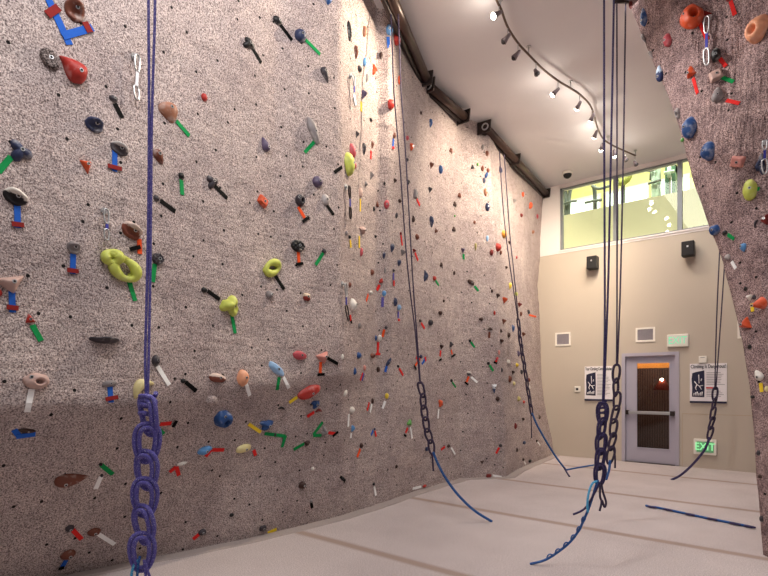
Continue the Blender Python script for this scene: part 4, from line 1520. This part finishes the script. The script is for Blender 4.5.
512.5 328.5 3.5 7.5 pear blue 180|deep blue drop|
508 335.2 3 5.5 pocket dkbrown 0|dark brown ringed|
500.6 331 2 4.5 lump dkbrown 0|small dark brown|
522.6 334 3.5 5.5 tri brown 0|brown triangular|
528 312 2.5 5 lump dkgrey 0|dark grey|o 529 315 536 316.8
500.8 340.8 4.5 5.5 tri dkbrown 0|dark brown triangular|
520.5 314 2.5 5 lump brown 0|small brown|
499 352.5 2.5 5 lump pink 0|pink white|
508 361.6 4.5 4.5 block white 0|white and black blocky|
516.6 365 4.5 4 lump yellow 0|bright yellow|
512.4 372 3.5 4.5 tri dkbrown 0|dark brown triangular|
509.3 379 3.5 7 lump brown 0|brown|
513.5 383.5 2.5 4 lump cream 0|cream|
501.5 370 2 5 lump dkgrey 0|dark grey|
518 354 3.5 6.5 lobes purple 0|purple jagged|
521 372 2.5 5 lump dkgrey 0|dark grey|
528 380 3 5 lump brown 0|brown|
528 387.5 3 5 lump white 0|white|r 528.8 390 529.8 394
521.6 345.5 2.5 3.5 lump blue 0|small blue|
518.2 399 4 6 lobes olive 0|olive cream jagged|
523.4 402 2.5 3.5 lump red 0|small red|
515 426 3 6.5 oblong dkred 85|dark red upright|
522.6 419 2.5 4.5 tri dkbrown 0|dark brown triangular|
539 417.4 3 5 star dkbrown 0|brown forked|
524 442.6 4.5 3.5 lump navy 0|navy|
536.5 440.8 2.5 2.5 lump dkbrown 0|tiny dark brown|w 537.2 441.5 540 445.4
523 459.5 2.5 3 lump dkbrown 0|tiny dark brown|w 524 461.5 525.6 464.2
529.6 461 4.5 3.5 lump black 0|small black|
516.6 450 2 4.5 lump dkbrown 0|small dark brown|
@R overhanging wall
631 5 4 8 lump dkred 0|dark red slim|
644.4 17 9 18 pear blue 0|deep blue teardrop|
644 39 4 12 wedge grey -70|grey white streaked|
651.2 55 4 10 wedge ltgrey -70|pale grey slim|
660 73.5 9 16 pear wn 0|frosty pale blue|
668.2 40 8 13 lump rose 0|rose pink|
691.5 18 20 23 pocket orange 30|big orange red pocketed|m 701.5 12 711 15.2 &r 699.5 23 707.5 40
715.6 55 9 13 lump black 0|navy black|r 720 58.5 726 66.5
730 -2 8 6 lump dkred 0|dark red frame topping|r 730.6 1 735 15
759.5 29.5 22 24 pocket peach -20|large peach pocketed ball|
692 72.5 9 11 tri orange 60|small orange triangular|r 693.4 78 698 93.5
716 76.5 13 12 block pgrey 15|pinkish grey block|g 722 77.5 733.6 82
717.5 95 13 17 pear grey 0|plump grey teardrop|r 726.5 100.5 739.5 103.6
678 113.5 5 11 pocket grey 0|slim grey ringed|
681.6 140 4 4 lump green 0|small green|
691 128 15 21 oval blue 10|big dark blue oval|
710.6 151 15 19 oval blue 5|speckled blue egg|
738.2 161.5 15 12 block pink -25|pink brick shaped|
761.5 165 10 22 lobes navy 0|navy white patched|
750.2 190 13 21 lump lime 0|yellow green gem shaped|g 755.5 189 759.5 189
715.2 230 11 10 lump blue 0|blue rounded|
725.2 233 6 5 lump black 0|small black|g 728 234.5 734.4 239
744 247.5 8 9 pear sky 180|pale blue inverted drop|
766 220 9 13 tri dkred -90|dark red frame edge|
756 224 3.5 9 crescent dkgrey 80|dark curved sliver|
728 257 6 6 lump ltgrey 0|pale grey|w 732 261.5 736 268.5
746 289 3.5 5 lump black 0|small black|
750 297 7 7 tri white 0|white triangular|y 752 303.5 753 311.5
754.5 297.5 4 5 lump dkgrey 0|dark grey|
763 303 10 13 cone orange 0|orange pink cone|
747 324 12 12 tri orange 170|orange red cone|
750 347 3.5 5.5 lump black 0|small black|
759 375 10 12 pear white 30|white pear shaped|y 761 383 762 392
767 389 4 6 lump cream 0|cream|
753 397 4.5 3.5 lump black 0|small black|
759 453 3.5 6 lump dkgrey 0|dark grey|
760.5 476.5 4 4 lump dkbrown 0|small dark brown|
762 519 4 7 lump dkgrey 0|dark grey|
"""
HOLD_GROUP = {'L': 'holds on the big mottled climbing panel', 'F': 'holds on the far climbing panels', 'R': 'holds on the overhanging wall'}
TAPE_GROUP = {'L': 'route tapes on the big mottled climbing panel', 'F': 'route tapes on the far climbing panels', 'R': 'route tapes on the overhanging wall'}

def hit(sec, px, py):
    d = ray(px, py)
    o = Vector((0, 0, EYE))
    h = (RIGHT if sec == 'R' else LEFT).ray_cast(o, d)
    k = 0
    while h[0] is None and k < 40:          # just past a silhouette edge: step inwards
        px += 0.6 if sec == 'R' else -0.6
        h = (RIGHT if sec == 'R' else LEFT).ray_cast(o, ray(px, py))
        k += 1
    if h[0] is None:
        return None
    p, n = h[0], h[1]
    if n.dot(d) > 0:
        n = -n
    return p, n

def frame_at(p, n):
    z = n.normalized()
    y = (Vector((0, 0, 1)) - z * z.z).normalized()
    x = y.cross(z)
    return Matrix((x, y, z)).transposed(), x, y, z

def torus_pts(a, b, rr, n=22, m=10):
    out = []
    for i in range(n):
        f = 2 * math.pi * i / n
        out.append((a * math.cos(f), b * math.sin(f), 0))
    return out

def hold_mesh(shape, W, H, D, seed, fine):
    """one moulded hold, x across, y up, z out of the wall; W, H, D in metres"""
    rng = random.Random(seed)
    bm = bmesh.new()
    sd = Vector((rng.uniform(-50, 50), rng.uniform(-50, 50), rng.uniform(-50, 50)))
    if shape in ('loop', 'loop2'):
        r = 0.17 if shape == 'loop2' else 0.21
        segs = [((0.0, 0.0), 0.74, 0.62)] if shape == 'loop' else [((0.20, 0.0), 0.60, 0.62), ((-0.62, 0.04), 0.26, 0.40)]
        for (cx, cy), a, b in segs:
            path = []
            for i in range(26):
                f = 2 * math.pi * i / 26
                path.append(Vector(((cx + a * math.cos(f)) * W / 2, (cy + b * math.sin(f)) * H / 2, D * (0.34 + 0.14 * math.sin(f + 0.8)))))
            rad = [min(W, H) * (r * 0.95 + 0.05 * math.sin(2 * math.pi * i / 26 * 2)) for i in range(26)]
            tube(bm, path, rad, 12, True)
        if shape == 'loop2':
            tube(bm, [Vector((-0.95 * W / 2, 0.0, D * 0.2)), Vector((-0.55 * W / 2, 0.34 * H / 2, D * 0.5)), Vector((0.0, 0.66 * H / 2, D * 0.4))], [min(W, H) * 0.12] * 3, 10)
        # foot that carries the loop on the wall
        for cx in ((-0.75, 0.78) if shape == 'loop' else (-0.6, 0.75)):
            tube(bm, [Vector((cx * W / 2, 0, -0.012)), Vector((cx * W / 2, 0, D * 0.3))], [min(W, H) * 0.2, min(W, H) * 0.15], 10)
        for v in bm.verts:
            v.co.z = max(v.co.z, -0.008)
        return bm
    bmesh.ops.create_icosphere(bm, subdivisions=4 if fine else 2, radius=1.0)
    lob = rng.uniform(0, 6.28)
    for v in bm.verts:
        x, y, z = v.co
        th = math.atan2(y, x)
        rad = math.hypot(x, y)
        R = 1.0
        zz = z
        na = 0.10
        if shape == 'tri':
            R = min(1.35, 0.62 / max(math.cos(th - a) for a in (math.pi / 2, math.pi * 7 / 6, math.pi * 11 / 6)))
            zz = z * (1.1 - 0.35 * rad)
            na = 0.07
        elif shape == 'star':
            R = 0.48 + 0.66 * abs(math.cos(1.5 * (th - math.pi / 2))) ** 1.3
            zz = z * 0.8
            na = 0.05
        elif shape == 'block':
            R = min(1.25, 0.86 / max(abs(math.cos(th)), abs(math.sin(th))))
            zz = math.copysign(min(1, abs(z) * 1.5) * 0.75, z)
            na = 0.06
        elif shape == 'lobes':
            R = 0.84 + 0.22 * math.sin(3 * th + lob) + 0.10 * math.sin(5 * th + 2 * lob)
            zz = z * (0.85 + 0.3 * math.sin(4 * x + lob) * math.cos(3 * y))
            na = 0.14
        elif shape == 'disc' or shape == 'brick':
            zz = math.copysign(min(1, abs(z) * 1.7) * 0.6, z)
            na = 0.03
            if shape == 'brick' and z > 0.1:
                zz += 0.22 * max(0, math.sin(x * 8.5) * math.sin(y * 8.5 + 1.2)) - 0.08
        elif shape == 'cone':
            zz = z if z < 0 else (1 - rad) * 1.25
            na = 0.04
        elif shape == 'knob':
            na = 0.03
        x2, y2 = x * R, y * R
        if shape in ('wedge', 'pear'):
            ax_, oth = (x2, y2) if shape == 'wedge' else (y2, x2)
            t = (ax_ + 1) / 2
            k = 1.08 - (0.92 if shape == 'wedge' else 0.70) * max(0, t) ** 1.25
            oth *= k
            zz *= (1.05 - 0.55 * t)
            x2, y2 = (ax_, oth) if shape == 'wedge' else (oth, ax_)
            na = 0.05
        elif shape == 'oblong':
            zz = z * (0.95 - 0.15 * x * x)
            y2 *= 1 - 0.12 * x
        elif shape == 'crescent':
            y2 = y2 * 0.6 + 0.5 - 0.95 * x2 * x2
            na = 0.05
        elif shape == 'ledge':
            y2 = min(y2, 0.45 + 0.12 * math.sin(5 * x2 + lob)) + 0.2
            zz = z * (0.55 + 0.6 * (y + 1) / 2)
        elif shape == 'jug':
            if z > 0:
                lip = math.exp(-((y - 0.45) / 0.35) ** 2)
                zz = z * (0.62 + 0.65 * lip) - 0.40 * math.exp(-((x / 0.6) ** 2 + ((y + 0.38) / 0.32) ** 2))
        elif shape == 'pocket':
            if z > 0:
                zz = z * 0.95 - 1.15 * math.exp(-(((x - 0.15) / 0.29) ** 2 + ((y + 0.08) / 0.29) ** 2) ** 1.6)
        p = Vector((x2, y2, zz))
        nv = noise.noise(p * 1.6 + sd) * na + noise.noise(p * 4.5 + sd) * na * 0.35
        p *= 1 + nv
        if z < -0.02 or p.z < 0:
            p.z = max(-1.0, p.z) * 0.02 / D * 0.8 if z < 0 else p.z
        v.co = Vector((p.x * W / 2, p.y * H / 2, max(p.z * D, -0.016)))
    for f in bm.faces:
        f.smooth = shape not in ('tri', 'block') or fine
    return bm

def hold_mat(c):
    rgb = RGB.get(c)
    if c == 'rock':
        return M_ROCK
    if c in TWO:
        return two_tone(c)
    if c == 'speckle':
        return M_SPECK
    lightness = sum(rgb) / 3
    return plain('hold_' + c, rgb, 0.5, 0, 0.12, 18, 0.4, 0.55 if c in ('brown', 'tan', 'navy', 'dkgrey', 'black', 'grey', 'blue', 'sky', 'purple', 'dkbrown') else 0.3)

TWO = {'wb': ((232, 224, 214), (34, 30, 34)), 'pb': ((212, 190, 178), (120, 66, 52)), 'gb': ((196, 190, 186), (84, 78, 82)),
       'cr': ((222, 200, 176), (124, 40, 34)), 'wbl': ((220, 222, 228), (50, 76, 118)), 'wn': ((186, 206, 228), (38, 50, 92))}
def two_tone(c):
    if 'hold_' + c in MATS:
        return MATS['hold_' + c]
    m, nt, b = nt_new('pale_top_hold_' + c)  # first colour towards the top of the hold, second colour below
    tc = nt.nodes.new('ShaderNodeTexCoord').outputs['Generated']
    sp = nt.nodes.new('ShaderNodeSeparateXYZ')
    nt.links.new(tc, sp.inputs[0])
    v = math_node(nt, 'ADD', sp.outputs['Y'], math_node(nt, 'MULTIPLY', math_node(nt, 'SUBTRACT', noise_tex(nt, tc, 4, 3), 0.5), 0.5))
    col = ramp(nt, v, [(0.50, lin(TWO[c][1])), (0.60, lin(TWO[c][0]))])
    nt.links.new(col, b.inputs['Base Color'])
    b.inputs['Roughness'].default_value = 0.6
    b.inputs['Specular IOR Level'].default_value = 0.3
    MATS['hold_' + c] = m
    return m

def tape_mat(k):
    return plain('tape_' + TAPE[k][0].replace(' ', '_'), TAPE[k][1], 0.75, 0, 0.05, 40, 0.12)

def strip_bm(sec, x0, y0, x1, y1, lift, wid):
    bm = bmesh.new()
    prev = None
    n = 5
    pts = []
    for i in range(n + 1):
        t = i / n
        h = hit(sec, lerp(x0, x1, t), lerp(y0, y1, t))
        if h is None:
            continue
        pts.append(h)
    if len(pts) < 2:
        return bm
    nr = sum((q[1] for q in pts), Vector()) / len(pts)
    nr.normalize()
    base = pts[0][0]
    d = (pts[-1][0] - base)
    d = (d - nr * d.dot(nr))
    s = nr.cross(d.normalized()) * wid / 2
    bvh = RIGHT if sec == 'R' else LEFT
    for p, q in pts:
        ring = []
        for o in (-1, 1):
            c = p + s * o
            hh = bvh.ray_cast(c + nr * 0.15, -nr)
            if hh[0] is not None and hh[3] < 0.3:
                c = hh[0]
            ring.append(c)
        a, b = ring
        r4 = [bm.verts.new(a + nr * (lift - 0.0045)), bm.verts.new(a + nr * lift), bm.verts.new(b + nr * lift), bm.verts.new(b + nr * (lift - 0.0045))]
        if prev:
            for k in range(4):
                bm.faces.new((prev[k], prev[(k + 1) % 4], r4[(k + 1) % 4], r4[k]))
        else:
            bm.faces.new(r4)
        prev = r4
    bm.faces.new(list(reversed(prev)))
    return bm

# ---- read the table
HOLDS, TAPES, sec, secname = [], [], None, {}
for line in DATA.strip().split('\n'):
    if line.startswith('@'):
        sec = line[1]
        secname[sec] = line[3:]
        continue
    a, look, tp_ = line.split('|')
    f = a.split()
    h = dict(sec=sec, x=float(f[0]), y=float(f[1]), w=float(f[2]), h=float(f[3]), shape=f[4], col=f[5], rot=float(f[6]), look=look, i=len(HOLDS))
    HOLDS.append(h)
    cur = None
    tok = tp_.split()
    for k in range(0, len(tok), 5):
        c, q = tok[k], [float(v) for v in tok[k + 1:k + 5]]
        if c[0] in '+&' and cur is not None:
            cur['parts'].append((c[0], c[1], q))
        else:
            cur = dict(sec=sec, parts=[('', c[0], q)], hold=h)
            TAPES.append(cur)
for t in TAPES:
    t['x'] = sum(p[2][0] + p[2][2] for p in t['parts']) / (2 * len(t['parts']))
    t['y'] = sum(p[2][1] + p[2][3] for p in t['parts']) / (2 * len(t['parts']))
    main = TAPE[t['parts'][0][1]][0]
    strips = [TAPE[p[1]][0] for p in t['parts'] if p[0] != '+']
    bars = [TAPE[p[1]][0] for p in t['parts'] if p[0] == '+']
    if len(set(strips)) > 1:
        lk = main + ' and ' + [c for c in strips if c != main][0] + ' tape'
    elif len(strips) > 1:
        lk = 'forked ' + main + ' tape'
    else:
        lk = main + ' tape'
    if bars:
        lk += ' with ' + bars[0] + ' bar'
    t['look'] = lk

def sector(a, b):
    """where a lies seen from b"""
    dx, dy = a['x'] - b['x'], a['y'] - b['y']
    ang = math.degrees(math.atan2(-dy, dx)) % 360
    names = ['right of', 'above right of', 'above', 'above left of', 'left of', 'below left of', 'below', 'below right of']
    return names[int(((ang + 22.5) % 360) // 45)]

cnt = {}
for h in HOLDS:
    cnt[h['look']] = cnt.get(h['look'], 0) + 1
_ws = {h['look']: set(h['look'].split()) for h in HOLDS}
CLEAR = {l for l in _ws if cnt[l] == 1 and len(_ws[l]) >= 2 and not any(_ws[l] < w for k, w in _ws.items() if k != l)}
MARKS = [h for h in HOLDS if h['look'] in CLEAR and len(h['look'].split()) <= 5]
USED = set()
def place(o, same, noun, maxw=16):
    ms = sorted((m for m in MARKS if m['sec'] == o['sec'] and m is not o), key=lambda m: math.hypot(m['x'] - o['x'], m['y'] - o['y']))
    own = o.get('hold')
    if own is not None and own in MARKS:
        ms = [own] + [m for m in ms if m is not own]
    for m in ms[:20]:
        sct = sector(o, m)
        dd = math.hypot(m['x'] - o['x'], m['y'] - o['y'])
        if any(q is not o and sector(q, m) == sct and math.hypot(q['x'] - m['x'], q['y'] - m['y']) < dd * 1.5 for q in same):
            continue
        lab = '%s %s %s the %s hold' % (o['look'], noun, sct, m['look'])
        lab = ' '.join(lab.split())
        if lab in USED or len(lab.split()) > maxw:
            continue
        USED.add(lab)
        return lab
    for m in ms:
        lab = ' '.join(('%s %s %s the %s hold' % (o['look'], noun, sector(o, m), m['look'])).split())
        if lab not in USED and len(lab.split()) <= maxw:
            USED.add(lab)
            return lab
    return '%s %s on the %s' % (o['look'], noun, secname[o['sec']])
for h in HOLDS:
    if h['look'] in CLEAR:
        h['label'] = '%s hold on the %s' % (h['look'], secname[h['sec']])
    else:
        h['label'] = place(h, [q for q in HOLDS if q['look'] == h['look'] and q['sec'] == h['sec']], 'climbing hold')
for t in TAPES:
    t['label'] = place(t, [q for q in TAPES if q['look'] == t['look'] and q['sec'] == t['sec']], 'strip' if ' with ' not in t['look'] else '')

SHORT = {'L': ' on the mottled panel', 'F': ' on the far wall', 'R': ' on the overhanging wall'}
for o in HOLDS + TAPES:
    if ' on the ' not in o['label'] and len(o['label'].split()) <= 12:
        o['label'] += SHORT[o['sec']]
VD = Vector((-ST, CT, 0))
for h in HOLDS:
    hp = hit(h['sec'], h['x'], h['y'])
    if hp is None:
        continue
    p, n = hp
    F = fdepth(p)
    view = (p - Vector((0, 0, EYE))).normalized()
    M3, ax, ay, az = frame_at(p, n)
    rr = math.radians(h['rot'])
    k = F / FPX
    if abs(math.sin(rr)) > 0.7:
        h['w'], h['h'] = h['h'], h['w']
    cosv = max(0.25, abs(Vector((view.x, view.y, 0)).normalized().dot(Vector((az.x, az.y, 0)).normalized())))
    fx = 1.0 / (cosv + 0.38 * math.sqrt(1 - cosv * cosv))
    fx = min(fx, 1.9)
    wx = abs(math.cos(rr)) * fx + abs(math.sin(rr))
    hx = abs(math.sin(rr)) * fx + abs(math.cos(rr))
    W_, H_ = h['w'] * k * wx / (abs(math.cos(rr)) + abs(math.sin(rr))), h['h'] * k * hx / (abs(math.cos(rr)) + abs(math.sin(rr)))
    dk = {'jug': 0.62, 'cone': 0.9, 'disc': 0.35, 'brick': 0.5, 'star': 0.5, 'knob': 0.5, 'loop': 0.62, 'loop2': 0.5, 'ledge': 0.9, 'tri': 0.55, 'block': 0.55, 'pocket': 0.62}.get(h['shape'], 0.52)
    D = dk * min(W_, H_) if h['shape'] != 'ledge' else 0.09
    if h['shape'] == 'disc':
        D = 0.05
    D = max(D, 0.022)
    fine = max(h['w'], h['h']) >= 10
    bm = hold_mesh(h['shape'], W_, H_, D, 100 + h['i'], fine)
    R3 = M3 @ Matrix.Rotation(rr, 3, 'Z')
    T = Matrix.Translation(p) @ R3.to_4x4()
    big = max(h['w'], h['h']) >= 8.5 and h['shape'] not in ('ledge', 'crescent', 'loop', 'loop2') and h['col'] != 'rock'
    if not big:
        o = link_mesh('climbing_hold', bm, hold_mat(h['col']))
        o.matrix_world = T
        tag(o, h['label'], 'climbing hold', HOLD_GROUP[h['sec']])
        continue
    root = empty('climbing_hold')
    root.matrix_world = T
    tag(root, h['label'], 'climbing hold', HOLD_GROUP[h['sec']])
    bm.normal_update()
    bv = BVHTree.FromBMesh(bm)
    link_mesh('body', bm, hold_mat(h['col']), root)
    bx, by = {'wedge': (-0.22, 0), 'pear': (0, -0.18), 'pocket': (-0.24, 0.24)}.get(h['shape'], (0.04, 0.02))
    q = bv.ray_cast(Vector((bx * W_, by * H_, 1.0)), Vector((0, 0, -1)))
    if q[0] is not None:
        c, nn = q[0], (q[1] + Vector((0, 0, 1.2))).normalized()
        r0 = min(0.013, 0.16 * min(W_, H_))
        bm = bmesh.new()
        tube(bm, [c - nn * 0.006, c + nn * 0.0025], [r0, r0 * 0.95], 12)
        b1 = link_mesh('bolt', bm, M_STEEL, root)
        bm = bmesh.new()
        tube(bm, [c - nn * 0.002, c + nn * 0.0035], [r0 * 0.62, r0 * 0.62], 6)
        link_mesh('hex_socket', bm, M_HOLE, b1)

for t in TAPES:
    objs = []
    for kind, c, q in t['parts']:
        wid = (0.034 if t['sec'] != 'F' else 0.036) * (1.0 if kind != '+' else 0.85)
        if t['hold']['x'] < 100 and t['hold']['y'] < 30 and t['sec'] == 'L':
            wid = 0.045
        b = strip_bm(t['sec'], *q, 0.006 if kind == '' else (0.0105 if kind == '&' else 0.0145), wid)
        if len(b.verts) == 0:
            b.free()
            continue
        objs.append(('crossbar' if kind == '+' else 'strip', b, c))
    if len(objs) == 1:
        o = link_mesh('route_tape', objs[0][1], tape_mat(objs[0][2]))
        tag(o, t['label'], 'tape', TAPE_GROUP[t['sec']])
    elif objs:
        v0 = objs[0][1].verts
        v0.ensure_lookup_table()
        root = empty('route_tape', v0[0].co.copy())
        tag(root, t['label'], 'tape', TAPE_GROUP[t['sec']])
        for nm, b, c in objs:
            rel(link_mesh(nm, b, tape_mat(c)), root)

# ---- quickdraws hanging on the walls: bolt hanger, carabiner, sling, carabiner
def quickdraw(sec, top, mid0, mid1, bot, lab, cols, sc=1.0):
    a = hit(sec, *top)
    p, n = a
    F = fdepth(p)
    out = Vector((0, 0, 0)) + n * 0.03
    def on(q):
        v = P(q[0], q[1], F)
        hh = hit(sec, q[0], q[1])
        base = hh[0] if hh else v
        v2 = Vector((p.x, p.y, 0)).lerp(Vector((base.x, base.y, 0)), 0.9)
        return Vector((v2.x, v2.y, base.z)) + n * 0.045
    A, B, C_, D_ = on(top), on(mid0), on(mid1), on(bot)
    root = empty('quickdraw', p)
    tag(root, lab, 'quickdraw', 'quickdraws clipped to the walls')
    bm = bmesh.new()
    up = Vector((0, 0, 1))
    sx = up.cross(n).normalized()
    r = 0.020 * sc
    tube(bm, [p - n * 0.005, p + n * 0.012], r * 1.2, 14)
    tube(bm, [p + n * 0.012, p + n * 0.024], r * 0.55, 6)
    rel(link_mesh('bolt_hanger', bm, M_STEEL), root)
    def biner(x, y, nm, gate=True):
        bm = bmesh.new()
        d = (y - x)
        L = d.length
        d.normalize()
        s = n.cross(d).normalized()
        w = max(0.022 * sc, 0.2 * L)
        pts = [x - s * w * 0.5, x + d * L * 0.06 - s * w * 0.85, x + d * L * 0.5 - s * w * 0.9, x + d * L * 0.92 - s * w * 0.55, y, x + d * L * 0.92 + s * w * 0.5, x + d * L * 0.5 + s * w * 0.7, x + d * L * 0.08 + s * w * 0.6, x - d * L * 0.05]
        tube(bm, smooth_path(pts, 3, True), 0.0065 * sc, 7, True)
        rel(link_mesh(nm, bm, M_STEEL if cols[0 if nm == 'upper_carabiner' else 2] == 'w' else M_DKSTEEL), root)
    biner(A, B, 'upper_carabiner')
    bm = bmesh.new()
    d = (C_ - B).normalized()
    s = n.cross(d).normalized()
    w = 0.010 * sc
    v = []
    for c in (B, B.lerp(C_, 0.5), C_):
        v.append([bm.verts.new(c + s * i * w + n * j * 0.004) for i, j in ((-1, -1), (1, -1), (1, 1), (-1, 1))])
    for i in range(2):
        for k in range(4):
            bm.faces.new((v[i][k], v[i][(k + 1) % 4], v[i + 1][(k + 1) % 4], v[i + 1][k]))
    bm.faces.new(v[0])
    bm.faces.new(list(reversed(v[-1])))
    rel(link_mesh('sling', bm, plain('sling_white', (228, 226, 232), 0.7) if cols[1] == 'w' else plain('sling_blue', (56, 56, 150), 0.7)), root)
    biner(C_, D_, 'lower_carabiner')

quickdraw('L', (134, 57), (133.5, 73), (132.6, 88), (133.5, 101), 'steel quickdraw hanging beside the violet rope, high on the mottled panel', 'www', 1.1)
quickdraw('L', (103.5, 211), (104, 225), (104, 231), (104, 241), 'small white and blue quickdraw left of the pale topped brown hold', 'wbw', 0.9)
quickdraw('F', (350.2, 76), (350.5, 86), (350.6, 94), (351.3, 106), 'green white and blue quickdraw by the panel edge, uppermost of three', 'wbw', 1.2)
quickdraw('F', (345.5, 187), (346.3, 199), (346.6, 208), (347, 219), 'quickdraw with blue sling by the panel edge, middle of three', 'kbk', 1.3)
quickdraw('F', (342.3, 284), (342.5, 297), (342.6, 306), (345.4, 321), 'quickdraw with blue sling by the panel edge, lowest of three', 'wbk', 1.2)
quickdraw('R', (709.5, 18), (709, 34), (708.8, 50), (709.6, 66), 'quickdraw on the overhanging wall next to the big orange red hold', 'wbw', 1.2)
quickdraw('R', (766.5, 143), (766, 152), (766, 162), (766.5, 176), 'quickdraw on the overhanging wall over the navy white patched hold', 'wbw', 1.0)
